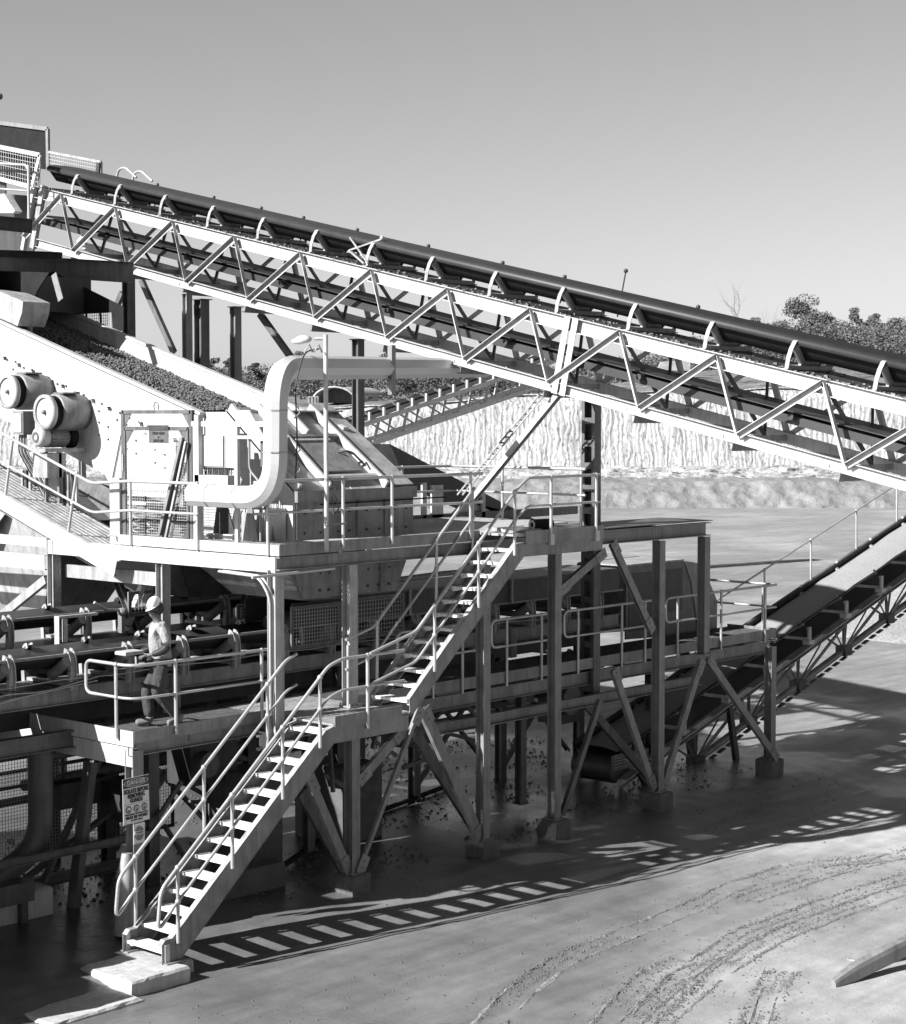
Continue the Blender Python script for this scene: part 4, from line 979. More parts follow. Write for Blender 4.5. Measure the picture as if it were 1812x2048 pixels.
# lamp on a pole
lp_ = thing('area_lamp', 'floodlight on a thin white pole clamped to the platform railing', 'lamp', (19.52, 20.28, 5.3))
MB().tube(fillet([V(19.52, 20.28, 5.45), V(19.52, 20.28, 6.0), V(19.49, 20.24, 6.4), V(19.52, 20.28, 6.9), V(19.52, 20.28, 8.78)], .1), .036, 10).build('pole', M['white'], lp_)
MB().tube([V(19.52, 20.3, 8.72), V(19.42, 20.42, 8.72)], .025, 8).build('arm', M['white'], lp_)
MB().ball((19.3, 20.54, 8.71), .08, 12, (1.25, 2.0, .8)).build('lamp_head', M['white'], lp_)
MB().ball((19.26, 20.6, 8.68), .07, 12, (1.3, 2.2, .7)).build('lamp_glass', M['duct'], lp_)
for z in (5.85, 6.55): MB().box((19.46, 20.2, z), (19.9, 20.26, z+.03)).build('clamp', M['steel'], lp_)
MB().tube(fillet([V(19.55, 20.22, 6.6), V(19.62, 20.18, 6.35), V(19.7, 20.18, 6.1), V(19.6, 20.2, 6.0), V(19.58, 20.22, 6.3)], .05), .014, 6).build('cable', M['mid'], lp_)

# discharge hood
hd = thing('discharge_hood', 'discharge box, front toned grey for shade, with sloping ribbed hatch roof, behind the platform railing', 'hood', (21.2, 21.3, 5.5))
hx0, hx1, hy = 19.83, 22.53, 21.32
prof = [(hy, 5.5), (hy, 6.33), (23.27, 7.63), (24.0, 7.63), (24.0, 5.5)]
MB().plate([V(hx0, y, z) for y, z in [(hy, 5.5), (hy, 6.33), (22.4, 7.63), (23.6, 7.63), (23.6, 5.5)]], V(.03, 0, 0)).build('side_wall', M['white'], hd)
MB().plate([V(hx1, y, z) for y, z in prof], V(-.03, 0, 0)).build('side_wall', M['steel'], hd)
# roof: skewed so its left edge is steeper
A, B, C_, D = V(hx0, hy, 6.33), V(hx1, hy, 6.33), V(hx1, 23.27, 7.63), V(hx0+.0, 22.95, 7.63)
nr = (B-A).cross(D-A).normalized()
MB().plate([A, B, C_, D], nr*-.03).build('roof_plate', M['white2'], hd)
MB().box((hx0, 22.98, 7.60), (hx1, 23.6, 7.63)).build('roof_top', M['white2'], hd)
def onr(u, v, h=0):                                   # u across 0..1, v up the slope 0..1
    return A.lerp(B, u).lerp(D.lerp(C_, u), v)+nr*h
def rib(u0, v0, u1, v1, w=.05, h=.14, nm='rib', m='white'):
    a, b = onr(u0, v0), onr(u1, v1); MB().bar(a+nr*h/2, b+nr*h/2, w, h, nr).build(nm, M[m], hd)
rib(.27, .0, .27, 1); rib(.76, .0, .76, 1); rib(.02, .0, .02, 1, .06); rib(.5, .66, .5, 1, .05)
MB().plate([onr(.79, 0, .05), onr(1, 0, .05), onr(1, 1, .05), onr(.79, 1, .05)], nr*.02).build('edge_cover', M['white2'], hd)
rib(.27, .62, .76, .62, .07, .1, 'cross_rib', 'steel'); rib(.27, .12, .76, .12, .05, .1, 'cross_rib', 'white')
MB().plate([onr(.30, .18, .06), onr(.66, .18, .06), onr(.66, .55, .06), onr(.30, .55, .06)], nr*.03).build('hatch_door', M['frame'], hd)
MB().bar(onr(.32, .56, .1), onr(.63, .56, .1), .04, .03, nr).build('hatch_hinge', M['white'], hd)
MB().tube(fillet([onr(.6, .4, .1), onr(.62, .36, .2), onr(.66, .33, .2), onr(.72, .22, .1)], .05), .02, 6).build('hatch_handle', M['dark'], hd)
MB().tube([onr(.62, .42, .12), onr(.66, .36, .16), onr(.69, .36, .12)], .016, 6).build('hatch_latch', M['galv'], hd)
MB().box((hx0+.002, hy-.04, 5.5), (hx1-.002, hy-.002, 6.18)).build('front_panel', M['steel'], hd)  # shade put into the front: darker paint than the sunlit side wall
MB().box((hx0-.03, hy-.1, 6.16), (hx1+.03, hy, 6.34)).build('lip', M['steel'], hd)
for x in (20.55, 21.2, 21.85): MB().box((x-.035, hy-.065, 5.5), (x+.035, hy-.042, 6.14)).build('seam_strip', M['steel'], hd)
bm = MB()
for x in (20.0, 20.35, 20.75, 21.0, 21.4, 21.7, 22.05, 22.35):
    for z in (5.66, 5.98): bm.cyl(V(x, hy-.06, z), V(x, hy-.035, z), .02, 8)
bm.build('bolt_rows', M['dark'], hd, kind='stuff')
MB().tube([V(hx0+.4, hy-.16, 6.12), V(hx1+.7, hy-.16, 6.14)], .014, 6).build('grease_line', M['black'], hd)
MB().plate([V(21.1, hy, 6.34), V(21.1, hy-.1, 6.18), V(21.1, hy+.25, 6.34), V(21.1, hy+.25, 6.5)], V(.03, 0, 0)).build('gusset', M['white'], hd)
for x in (19.5, 19.15): MB().plate([V(x, hy+.1, 5.5), V(x, hy+.5, 5.5), V(x, hy+.32, 6.3)], V(.02, 0, 0)).build('gusset', M['steel'], hd)
# side chute boxes left of the hood, sunlit
cx_ = thing('feed_box', 'low white bolted box between the gate and the discharge hood', 'box', (19.4, 22.2, 5.5))
MB().box((19.35, 21.5, 5.5), (19.8, 22.05, 6.05)).build('casing', M['white'], cx_); MB().box((19.32, 21.52, 5.56), (19.345, 22.03, 6.0)).build('cover', M['white2'], cx_)
MB().plate([V(19.3, 22.15, 5.62), V(19.3, 22.7, 5.62), V(19.3, 22.6, 6.1), V(19.3, 22.35, 6.1)], V(.02, 0, 0)).build('wing_plate', M['dark'], cx_)
MB().box((19.2, 22.1, 5.5), (19.3, 22.75, 5.64)).build('base', M['white'], cx_)
# hopper under the hood
hp = thing('under_hopper', 'shaded grey hopper with bolted panels hanging beneath the platform', 'hopper', (21, 21.4, 4.6))
T0 = [V(19.7, 21.3, 5.2), V(22.4, 21.3, 5.2), V(22.4, 23.8, 5.2), V(19.7, 23.8, 5.2)]; B0 = [V(20.0, 21.35, 4.6), V(22.15, 21.35, 4.6), V(22.15, 23.0, 4.6), V(20.0, 23.0, 4.6)]
for i in range(4):
    a, b, c, d = T0[i], T0[(i+1) % 4], B0[(i+1) % 4], B0[i]; n_ = (b-a).cross(d-a).normalized(); MB().plate([a, b, c, d], n_*-.03).build('panel', M['steel'], hp)
bm = MB()
for x in (20.35, 20.55, 21.45, 21.7, 21.95):
    for z in (4.72, 5.0): bm.cyl(V(x, 21.28, z), V(x, 21.32, z), .022, 8)
bm.build('bolt_rows', M['dark'], hp, kind='stuff')
for x in (20.85, 21.75): MB().box((x-.03, 21.26, 4.6), (x+.03, 21.3, 5.2)).build('seam_strip', M['steel'], hp)
hp2 = thing('screen_hopper', 'shaded V-shaped hopper below the middle of the screen, above the belts', 'hopper', (20.5, 25.5, 4.2))
T0 = [V(19.6, 24.0, 5.3), V(22.3, 24.0, 5.3), V(22.3, 31, 6.4), V(19.6, 31, 6.4)]; B0 = [V(20.4, 24.6, 4.4), V(21.5, 24.6, 4.4), V(21.5, 26.2, 4.4), V(20.4, 26.2, 4.4)]
for i in range(4):
    a, b, c, d = T0[i], T0[(i+1) % 4], B0[(i+1) % 4], B0[i]; n_ = (b-a).cross(d-a).normalized(); MB().plate([a, b, c, d], n_*-.03).build('panel', M['mid'], hp2)
hp3 = thing('fines_chute', 'dark sloping chute plates hanging at the far left under the screen', 'chute', (20.5, 29, 4.0))
MB().plate([V(19.7, 27.5, 5.6), V(22.2, 27.5, 5.6), V(21.6, 28.6, 3.9), V(20.2, 28.6, 3.9)], V(0, .03, 0)).build('panel', M['mid'], hp3)
MB().plate([V(19.7, 27.5, 5.6), V(20.2, 28.6, 3.9), V(20.2, 30, 3.9), V(19.7, 33, 6.3)], V(.03, 0, 0)).build('panel', M['white2'], hp3)
MB().plate([V(19.6, 29.0, 5.7), V(19.6, 34, 7.3), V(19.6, 34, 5.0), V(19.6, 30.5, 4.5)], V(.03, 0, 0)).build('panel', M['white'], hp3)

# ================================================================ frame under the screen at the left
uf = thing('screen_support_frame', 'white sunlit posts, beams and braces carrying the screen above the belts', 'frame', (18.63, 26.1, 3))
MB().ibeam((18.7, 26.2, 2.4), (18.7, 26.2, 5.5), .17, .17, (0, 1, 0)).build('post', M['white2'], uf)
MB().ibeam((18.75, 23.3, 2.4), (18.75, 23.3, 5.15), .17, .17, (0, 1, 0)).build('post', M['white2'], uf)
MB().ibeam((18.75, 31.5, 2.4), (18.75, 31.5, 5.15), .17, .17, (0, 1, 0)).build('post', M['white2'], uf)
MB().chan((18.62, 26.3, 5.0), (18.62, 34, 5.0), .09, .26).build('beam', M['white'], uf); MB().chan((18.66, 26.3, 5.35), (18.66, 34, 5.35), .09, .16).build('beam', M['white'], uf)
MB().chan((18.9, 23.4, 4.86), (18.9, 26.1, 4.86), .09, .22).build('beam', M['white2'], uf)
MB().chan((18.72, 26.45, 4.7), (18.72, 28.3, 3.7), .09, .15).build('brace', M['white2'], uf)
MB().chan((19.5, 24.2, 5.1), (19.5, 25.4, 3.3), .09, .15).build('brace', M['mid'], uf); MB().chan((19.4, 25.5, 4.9), (19.4, 24.4, 3.3), .09, .15).build('brace', M['mid'], uf)
MB().chan((19.2, 24.4, 4.7), (19.2, 24.8, 4.0), .09, .1).build('brace', M['white'], uf)
for x, y in ((22.6, 26.2), (22.6, 31.5), (21.2, 24.0), (22.6, 23.2)):
    MB().ibeam((x, y, .0), (x, y, 5.1), .18, .18, (0, 1, 0)).build('post', M['mid'], uf)
bo = MB()
for z in (4.35, 4.5, 4.85, 5.0): bo.cyl(V(18.74, 26.09, z), V(18.74, 26.12, z), .02, 8)
bo.build('bolt_rows', M['white'], uf, kind='stuff')
MB().box((18.8, 23.5, 5.15), (22.5, 23.6, 5.3)).build('beam', M['mid'], uf)

# ================================================================ level belts running along the walkway
def level_belt(name, label, X0, X1, Yn, wd, zt, idx, tail_end=False, stg=.25, post=.5, leg_x=()):
    """near belt edge at Yn and height zt; idx: X of idlers"""
    t = thing(name, label, 'conveyor', ((X0+X1)/2, Yn, zt-.7)); yc = Yn+wd/2
    mb = MB(); trough(mb, lambda s, x, u: V(s, yc+x, zt-.2+u), X0, X1, wd*.38, wd*.36, R(32), th=.018); mb.build('carrying_belt', M['belt'], t)
    MB().box((X0, yc-wd*.4, zt-.62), (X1, yc+wd*.4, zt-.605)).build('return_belt', M['belt'], t)
    for y, f in ((Yn+.06, 1), (Yn+wd-.06, -1)):
        MB().chan((X0, y, zt-.62), (X1, y, zt-.62), .08, stg, flip=f).build('stringer', M['frame'], t)
    MB().box((X0, Yn-.03, zt-.02), (X1, Yn+.02, zt+.02)).build('lit_edge', M['steel'], t)  # pale strip stands in for light on the belt lip
    MB().box((X0, Yn+.1, zt-.5), (X1, Yn+wd-.1, zt-.495)).build('deck_plate', M['dark'], t)
    for x in idx:
        fr = MB()
        for s in (-1, 1):
            o = lambda a, z: V(x, yc+s*a, z)
            pth = [o(wd/2+.03, zt-.53), o(wd/2+.05, zt-.25), o(wd/2+.04, zt-.08), o(wd/2-.01, zt+.03), o(wd/2-.08, zt+.05)]
            for dx in (-.05, .05):
                for a, b in zip(pth, pth[1:]): fr.bar(a+V(dx, 0, 0), b+(b-a)*.06+V(dx, 0, 0), .016, .08, V(0, 1, 0))
            for a, b in zip(pth, pth[1:]): fr.bar(a, b+(b-a)*.05, .085, .012, V(0, s, 0))
        fr.bar(V(x, yc-wd/2+.05, zt-.46), V(x, yc+wd/2-.05, zt-.46), .1, .05)
        idl = fr.build('idler_frame', M['white2'], t)
        for s in (-1, 1): MB().cyl(V(x-.1, yc+s*wd*.2, zt-.33), V(x-.1, yc+s*(wd*.5+.06), zt-.09), .085, 14).build('roller', M['roller'], idl)
        MB().cyl(V(x-.02, yc-wd*.19, zt-.29), V(x-.02, yc+wd*.19, zt-.29), .06, 12).build('roller', M['roller'], idl)
    for x in leg_x:
        MB().box((x-.08, Yn+.0, 2.94), (x+.08, Yn+.1, zt-.5)).build('leg', M['steel'], t); MB().box((x-.08, Yn+wd-.1, 2.94), (x+.08, Yn+wd, zt-.5)).build('leg', M['steel'], t)
    return t
near = level_belt('level_conveyor', 'near level belt conveyor running right just behind the worker', 8, 29.8, 22.3, 1.1, 4.0, [14.05+1.07*i for i in range(-4, 15)], leg_x=(14.2, 18.2, 22.6, 26.4))
rear = level_belt('level_conveyor', 'rear level belt conveyor under the screen hopper, behind the near one', 8, 24.5, 24.5, 1.1, 4.3, [15.1+1.5*i for i in range(-4, 6)], leg_x=(15.5, 19.5, 23.5))
for k, p in enumerate([(14.9, 22.25, 3.95)]): pass
for y_, zz0, zz1, xa, xb, lb in ((23.46, 2.75, 3.42, 13.5, 29.8, 'dark sheet standing in for the shade behind the near level belt'), (25.75, 1.95, 3.75, 8, 30, 'dark sheet standing in for the shade behind the rear level belt')):
    MB().box((xa, y_, zz0), (xb, y_+.02, zz1)).build('shade_sheet', M['dark'], label=lb, cat='shade sheet', origin=(20, y_, zz0))  # dark sheets added where only shade shows behind the belts
# pull cords and loose cables along the near belt
pc = thing('pull_cord', 'thin emergency pull cord strung along the near level belt', 'cable', (17, 22.2, 3.7))
MB().tube([V(9+1.0*i, 22.22, 3.62+.03*(i % 2)) for i in range(20)], .008, 5).build('cord', M['galv'], pc)
cbk = thing('slack_cables', 'slack cables drooping over the stringer left of the worker', 'cable', (15.5, 22.2, 3.5))
rnd = random.Random(8)
for k in range(4):
    MB().tube(fillet([V(14.0, 22.2, 3.4-.05*k), V(14.9, 22.18, 3.62-.06*k), V(15.6, 22.2, 3.5), V(16.6, 22.2, 3.66-.03*k)], .4), .011, 5).build('cable', M['galv' if k % 2 else 'dark'], cbk)
# belt scraper box and mesh guards near the white-lit column
sb = thing('belt_switch', 'small switch bracket with handle on the rear belt right of the worker', 'switch', (18.3, 24.3, 4.0))
MB().box((18.6, 24.2, 3.95), (18.68, 24.3, 4.28)).build('bracket', M['steel'], sb); MB().ball((18.62, 24.2, 4.3), .09, 10, (1, 1, .8)).build('switch_body', M['steel'], sb); MB().tube([V(18.55, 24.2, 4.33), V(18.3, 24.2, 4.36), V(18.05, 24.2, 4.5)], .025, 8).build('lever', M['white2'], sb)
wt_ = thing('white_bracket', 'small white bracket plate standing on the near belt frame left of the worker', 'bracket', (16.9, 23.6, 4.0))
MB().box((16.85, 23.5, 3.9), (16.87, 23.62, 4.42)).build('plate', M['white'], wt_); MB().box((16.87, 23.5, 4.38), (17.6, 23.6, 4.42)).build('arm', M['white2'], wt_); MB().box((16.98, 23.55, 4.0), (17.05, 23.6, 4.36)).build('strip', M['white'], wt_)
def guard(name, label, a, b, h, y, step=.05, mt='mid', z=None):
    """framed weld mesh panel in a plane y = const between x a..b"""
    t = thing(name, label, 'guard', ((a+b)/2, y, z)); f = MB()
    f.box((a, y-.02, z), (a+.05, y+.02, z+h)); f.box((b-.05, y-.02, z), (b, y+.02, z+h)); f.box((a+.05, y-.02, z), (b-.05, y+.02, z+.05)); f.box((a+.05, y-.02, z+h-.05), (b-.05, y+.02, z+h)); f.build('frame', M[mt], t)
    MB().wires((a, y, z), (b-a, 0, 0), (0, 0, h), step, .003).build('weld_mesh', M['wire'], t); return t
guard('mesh_guard', 'mesh guard panel between the white-lit corner column and the landing column', 20.5, 21.65, .72, 22.15, .06, z=3.66)
guard('mesh_guard', 'mesh guard just left of the white-lit corner column', 20.5, 21.4, .42, 23.5, .06, z=3.9)
guard('mesh_guard', 'shaded mesh guard behind the upper stair flight', 21.8, 23.2, .72, 22.15, .07, z=3.7)
guard('mesh_guard', 'low mesh guard above the worker\'s hard hat', 18.93, 19.8, .42, 24.45, .07, z=4.17)
tp_ = thing('tail_pulley', 'dark belt drum behind the mesh guard by the landing', 'pulley', (21.1, 22.7, 4.0))
MB().cyl(V(21.15, 22.4, 3.95), V(21.15, 23.3, 3.95), .26, 20).build('drum', M['dark'], tp_); MB().tube(fillet([V(20.85, 22.25, 3.65), V(20.82, 22.25, 4.02), V(20.7, 22.3, 4.07)], .1), .03, 8).build('bearing_arm', M['white2'], tp_)
# skirts and covers in the shade under the platform: belt skirting and head box
sk = thing('belt_skirt', 'dark skirting boards over the near belt below the platform', 'skirting', (24.5, 22.3, 4))
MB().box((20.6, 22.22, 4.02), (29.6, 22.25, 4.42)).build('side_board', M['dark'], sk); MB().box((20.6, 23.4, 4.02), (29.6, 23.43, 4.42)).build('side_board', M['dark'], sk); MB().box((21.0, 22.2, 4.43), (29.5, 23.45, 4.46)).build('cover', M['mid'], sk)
for x in (22.0, 23.4, 24.8, 26.2, 27.6): MB().box((x-.03, 22.17, 4.0), (x+.03, 22.215, 4.46)).build('stiffener', M['steel'], sk)
MB().tube(fillet([V(23.0, 22.4, 4.62), V(24.5, 22.4, 4.66), V(26.5, 22.4, 4.64)], .2), .05, 8).build('hose', M['steel'], sk)
hb = thing('head_box', 'dark steel head chute with pale chamfered end at the right end of the shaded belt', 'chute', (31.5, 22.4, 2.9))
o_ = 22.35
MB().plate([V(30.0, o_, 2.95), V(30.0, o_, 4.45), V(32.05, o_, 4.45), V(32.7, o_, 4.35), V(33.3, o_, 3.5), V(33.3, o_, 2.8)], V(0, .03, 0)).build('side_plate', M['mid'], hb)
MB().plate([V(30.1, o_-.01, 3.1), V(30.1, o_-.01, 4.3), V(31.1, o_-.01, 4.3), V(31.1, o_-.01, 3.1)], V(0, .009, 0)).build('access_door', M['dark'], hb)
MB().plate([V(31.3, o_-.01, 3.4), V(31.3, o_-.01, 4.3), V(32.0, o_-.01, 4.3), V(32.0, o_-.01, 3.4)], V(0, .009, 0)).build('access_door', M['dark'], hb)
MB().plate([V(32.05, o_-.02, 4.45), V(32.7, o_-.02, 4.35), V(33.3, o_-.02, 3.5), V(33.3, o_-.02, 2.9), V(32.6, o_-.02, 2.9), V(32.3, o_-.02, 4.0)], V(0, .018, 0)).build('end_cover', M['steel'], hb)
MB().box((30.0, o_+.03, 4.45), (32.1, 23.6, 4.48)).build('roof', M['white2'], hb); MB().plate([V(30, 23.6, 2.95), V(30, 23.6, 4.45), V(32.05, 23.6, 4.45), V(33.3, 23.6, 3.5), V(33.3, 23.6, 2.8)], V(0, .03, 0)).build('side_plate', M['mid'], hb)
MB().plate([V(33.3, o_+.03, 2.8), V(33.3, 23.6, 2.8), V(33.3, 23.6, 3.5), V(33.3, o_+.03, 3.5)], V(.03, 0, 0)).build('end_plate', M['steel'], hb)
# ================================================================ stockpile conveyor
SG = .291; SX = 35.47
def kz(X): return 1.96+SG*(X-SX)                    # top of near stringer at Y = 22
kc = thing('stockpile_conveyor', 'gravel-laden conveyor on a tubular truss rising to the right edge of the picture', 'conveyor', (37, 22.6, 1.5))
KX0, KX1 = 29.4, 52.0; KU = V(-SG, 0, 1).normalized()
for y, f, m_ in ((22.0, 1, 'white2'), (23.2, -1, 'steel')):
    MB().chan(V(KX0, y+f*.04, kz(KX0)-.1), V(KX1, y+f*.04, kz(KX1)-.1), .09, .2, flip=f).build('stringer', M[m_], kc)
for i in range(15):
    x = 29.4+1.55*i; MB().bar(V(x, 21.92, kz(x)+.012), V(x+.9, 21.92, kz(x+.9)+.012), .18, .02).build('stringer_cap', M['white2'], kc)
mb = MB(); trough(mb, lambda s, x, u: V(s, 22.62+x, kz(s)+.42+u), KX0, KX1, .5, .42, R(25), th=.03); mb.build('carrying_belt', M['belt'], kc)
rnd = random.Random(2); mb = MB(); n = 420
for i in range(n+1):
    x = KX0+(KX1-KX0)*i/n
    for yy, zz in ((-.52, .13), (-.3, .16), (-.05, .19), (.2, .17), (.45, .14)):
        mb.v.append(V(x, 22.62+yy, kz(x)+.42+zz+.03*noise.noise((x*1.3, yy*3, 2))))
for i in range(n):
    for k in range(4): mb.f.append([i*5+k, (i+1)*5+k, (i+1)*5+k+1, i*5+k+1]); mb.sm.append(True)
M['sand'] = mat('wet_sand', .3, .3, .9, streak=False, scale=20, bump=.5); mb.build('carried_gravel', M['sand'], kc, kind='stuff')
MB().bar(V(KX0, 22.6, kz(KX0)-.1), V(KX1, 22.6, kz(KX1)-.1), .9, .012).build('return_belt', M['belt'], kc)
MB().bar(V(KX0, 23.18, kz(KX0)+.6), V(KX1, 23.18, kz(KX1)+.6), .03, .12).build('skirt_board', M['dark'], kc)
for i in range(14):
    x = 29.9+1.66*i; fr = MB()
    fr.cyl(V(x, 21.97, kz(x)+.04), V(x, 21.97, kz(x)+.4), .05, 8); fr.box((x-.11, 21.9, kz(x)+.0), (x+.11, 22.08, kz(x)+.1)); fr.cyl(V(x, 22.0, kz(x)+.34), V(x, 22.0, kz(x)+.38), .05, 8)
    fr.bar(V(x, 22.05, kz(x)+.12), V(x, 23.15, kz(x)+.12), .08, .06); fr.cyl(V(x, 23.2, kz(x)+.04), V(x, 23.2, kz(x)+.7), .035, 8)
    f_ = fr.build('idler_frame', M['white'], kc)
    MB().cyl(V(x-.12, 22.08, kz(x)+.5), V(x-.12, 22.38, kz(x)+.33), .07, 12).build('roller', M['roller'], f_); MB().cyl(V(x-.12, 22.42, kz(x)+.3), V(x-.12, 22.85, kz(x)+.3), .07, 12).build('roller', M['roller'], f_); MB().cyl(V(x-.12, 22.88, kz(x)+.33), V(x-.12, 23.15, kz(x)+.5), .07, 12).build('roller', M['roller'], f_)
bc0 = lambda X: kz(X)-1.22
MB().tube([V(30, 22.6, bc0(30)), V(KX1, 22.6, bc0(KX1))], .085, 10).build('bottom_tube', M['steel'], kc)
for i in range(60):
    x = 30.5+.35*i; MB().bar(V(x, 22.5, bc0(x)-.12), V(x+.22, 22.5, bc0(x+.22)-.12), .1, .03).build('cable_tray_step', M['mid'], kc) if 31 < x < 51 else None
for i in range(9):
    x = 32.9+2.1*i
    for y in (22.0, 23.2):
        MB().bar(V(x-.95, y, kz(x-.95)-.2), V(x, 22.6, bc0(x)), .05, .05).build('truss_strut', M['steel'], kc); MB().bar(V(x+.95, y, kz(x+.95)-.2), V(x, 22.6, bc0(x)), .07, .05).build('truss_strut', M['steel'], kc)
        MB().bar(V(x, y, kz(x)-.2), V(x, 22.6, bc0(x)), .03, .03).build('truss_strut', M['mid'], kc)
    MB().bar(V(x+.95, 22.05, kz(x+.95)-.22), V(x+.95, 23.15, kz(x+.95)-.22), .06, .1).build('cross_member', M['dark'], kc)
    MB().box((x-.16, 22.46, bc0(x)-.12), (x+.16, 22.74, bc0(x)+.12)).build('node_plate', M['dark'], kc)
kr = [V(x, 23.6, kz(x)+.42) for x in (35.0, 37.2, 39.3, 41.5, 43.6, 45.8, 48)]
for p in kr: mb = MB().tube([p, p+V(-.02, 0, .98)], .026, 8); mb.ball(p+V(-.02, 0, .98), .04); mb.build('stanchion', M['galv'], kc)
MB().tube([kr[0]+V(-.02, 0, .98), kr[-1]+V(-.02, 0, .98)], .022, 8).build('rail', M['galv'], kc)
MB().bar(V(34.6, 23.45, kz(34.6)+.4), V(50, 23.45, kz(50)+.4), .35, .04).build('side_walk', M['mid'], kc)
for x in (30.3, 33.6): 
    for y in (22.0, 23.2): MB().bar(V(x, y, -.05), V(x-.3, y, kz(x)-.2), .1, .14).build('support_leg', M['dark'], kc)
MB().cyl(V(29.4, 22.1, kz(29.4)+.2), V(29.4, 23.1, kz(29.4)+.2), .25, 20).build('tail_drum', M['dark'], kc)
guard('mesh_guard', 'small mesh guard round the low tail of the stockpile conveyor', 28.9, 30.1, .3, 21.85, .06, z=.45)
# gravel heap beyond it
def heap(name, label, x, y, r, h, seed, m):
    rnd = random.Random(seed); mb = MB(); n, k = 60, 22; vs = [V(x, y, h)]
    for j in range(1, k+1):
        q = j/k
        for i in range(n):
            a = 2*math.pi*i/n; rr = r*q*(1+.1*noise.noise((math.cos(a)*1.5, math.sin(a)*1.5, seed))); z = h*(1-q)**1.0*(1+.0*q)+.06*noise.noise((x+rr*math.cos(a)*2, rr*math.sin(a)*2, seed))
            vs.append(V(x+rr*math.cos(a), y+rr*math.sin(a), max(z, -.15) if j < k else -.15))
    fs = [(0, 1+i, 1+(i+1) % n) for i in range(n)]
    for j in range(k-1):
        for i in range(n): fs.append((1+j*n+i, 1+(j+1)*n+i, 1+(j+1)*n+(i+1) % n, 1+j*n+(i+1) % n))
    mb.add(vs, fs, True); o = mb.build(name, m, kind='structure'); return o
M['pale'] = earth('pale_gravel', .36, .24, 9, (1, 1, 1), .5)
hc = far_pt(2010, 66, 0); heap('gravel_stockpile', '', hc.x, hc.y, 8.2, 3.2, 4, M['pale'])

# ================================================================ transfer station at the upper left
ts = thing('transfer_station', 'dark transfer tower framing and hood above the screen at the left edge', 'tower', (21, 31, 9))
MB().chan(at(-60, 525, X=23.0), at(262, 545, X=23.0), .12, .42).build('beam', M['steel'], ts)
MB().chan(at(-60, 505, X=22.5), at(120, 512, X=22.5), .12, .16).build('beam', M['mid'], ts)
MB().chan(at(-60, 440, X=22.5), at(60, 452, X=22.5), .12, .3).build('beam', M['steel'], ts)
q = lambda x, y, X=22.32: at(x, y, X=X)
MB().plate([q(60, 560), q(105, 543), q(247, 614), q(247, 662), q(225, 662), q(223, 625), q(122, 630), q(122, 655), q(20, 640)], V(.03, 0, 0)).build('dust_hood', M['black'], ts)
MB().plate([q(-60, 540, 20.6), q(98, 545, 20.6), q(75, 580, 20.6), q(50, 640, 20.6), q(-60, 620, 20.6)], V(.03, 0, 0)).build('hood_side', M['black'], ts)
MB().hexa(q(20, 585, 21.6), V(.9, 0, 0), V(0, 1.5, .1), V(0, 0, .35)).build('feed_chute', M['dark'], ts)
MB().plate([at(-60, 575, X=19.7), at(0, 583, X=19.7), at(46, 603, X=19.7), at(44, 625, X=19.7), at(35, 652, X=19.7), at(-60, 610, X=19.7)], V(.6, 0, 0)).build('feed_lip', M['white2'], ts)
MB().box((20.0, 30.0, 9.6), (20.04, 39, 13.4)).build('shade_blocker', M['mid'], ts)  # unseen sheet added out of view to shade the tower beams
wm = MB(); a, b, c = q(122, 628), q(222, 625), q(122, 655); wm.wires(a, b-a, c-a, .06, .004); wm.build('window_mesh', M['wire'], ts)
for x in (148, 172, 200): MB().bar(q(x, 624), q(x+3, 660), .05, .02, (1, 0, 0)).build('window_bar', M['dark'], ts)
MB().bar(q(108, 548, 20.4), q(122, 600, 20.4), .16, .02, (1, 0, 0)).build('warning_tag', M['steel'], ts)
for x in (5, 60): MB().bar(at(x, 640, X=20.0), at(x-45, 760, X=20.0) if x == 5 else at(x-2, 760, X=20.0), .1, .05, (1, 0, 0)).build('stay', M['steel'], ts)
# pedestal under the conveyor head and its guards
hg = thing('belt_guard', 'white-framed mesh guard at the head of the long conveyor, upper left', 'guard', (25.4, 36, 12.5))
p0, p1, p2, p3 = [at(x, y, X=25.35) for x, y in ((-30, 288), (80, 310), (64, 374), (-30, 350))]
for a, b in ((p0, p1), (p1, p2), (p2, p3)): MB().bar(a, b, .1, .04, (1, 0, 0)).build('frame_bar', M['white'], hg)
wm = MB(); wm.wires(p0, p1-p0, p3-p0, .1, .005); wm.build('weld_mesh', M['wire'], hg)
MB().plate([at(x, y, X=26.2) for x, y in ((-30, 385), (70, 392), (78, 410), (66, 505), (-30, 520))], V(.04, 0, 0)).build('head_chute', M['dark'], hg)
MB().plate([at(-30, 290, X=25.6), at(78, 312, X=25.6), at(62, 372, X=25.6), at(-30, 350, X=25.6)], V(.03, 0, 0)).build('inner_cover', M['black'], hg)
MB().plate([at(11, 343, X=25.5), at(-30, 340, X=25.5), at(-30, 420, X=25.5), at(11, 400, X=25.5)], V(.03, 0, 0)).build('backing_sheet', M['dark'], hg)
for x, y0_, y1_ in ((57, 330, 448),): MB().tube([at(x, y0_, X=25.1), at(x+1, y1_, X=25.1)], .035, 8).build('stanchion', M['galv'], hg)
MB().tube(fillet([at(-30, 325, X=25.1), at(20, 328, X=25.1), at(52, 330, X=25.1), at(57, 340, X=25.1)], .1), .03, 8).build('rail', M['galv'], hg); MB().tube([at(-30, 375, X=25.1), at(57, 382, X=25.1)], .025, 8).build('rail', M['galv'], hg)
MB().plate([at(0, 388, X=25.0), at(8, 387, X=25.0), at(30, 422, X=25.0), at(26, 426, X=25.0), at(-20, 426, X=25.0), at(-20, 395, X=25.0)], V(.2, 0, 0)).build('chute_plate', M['white'], hg)
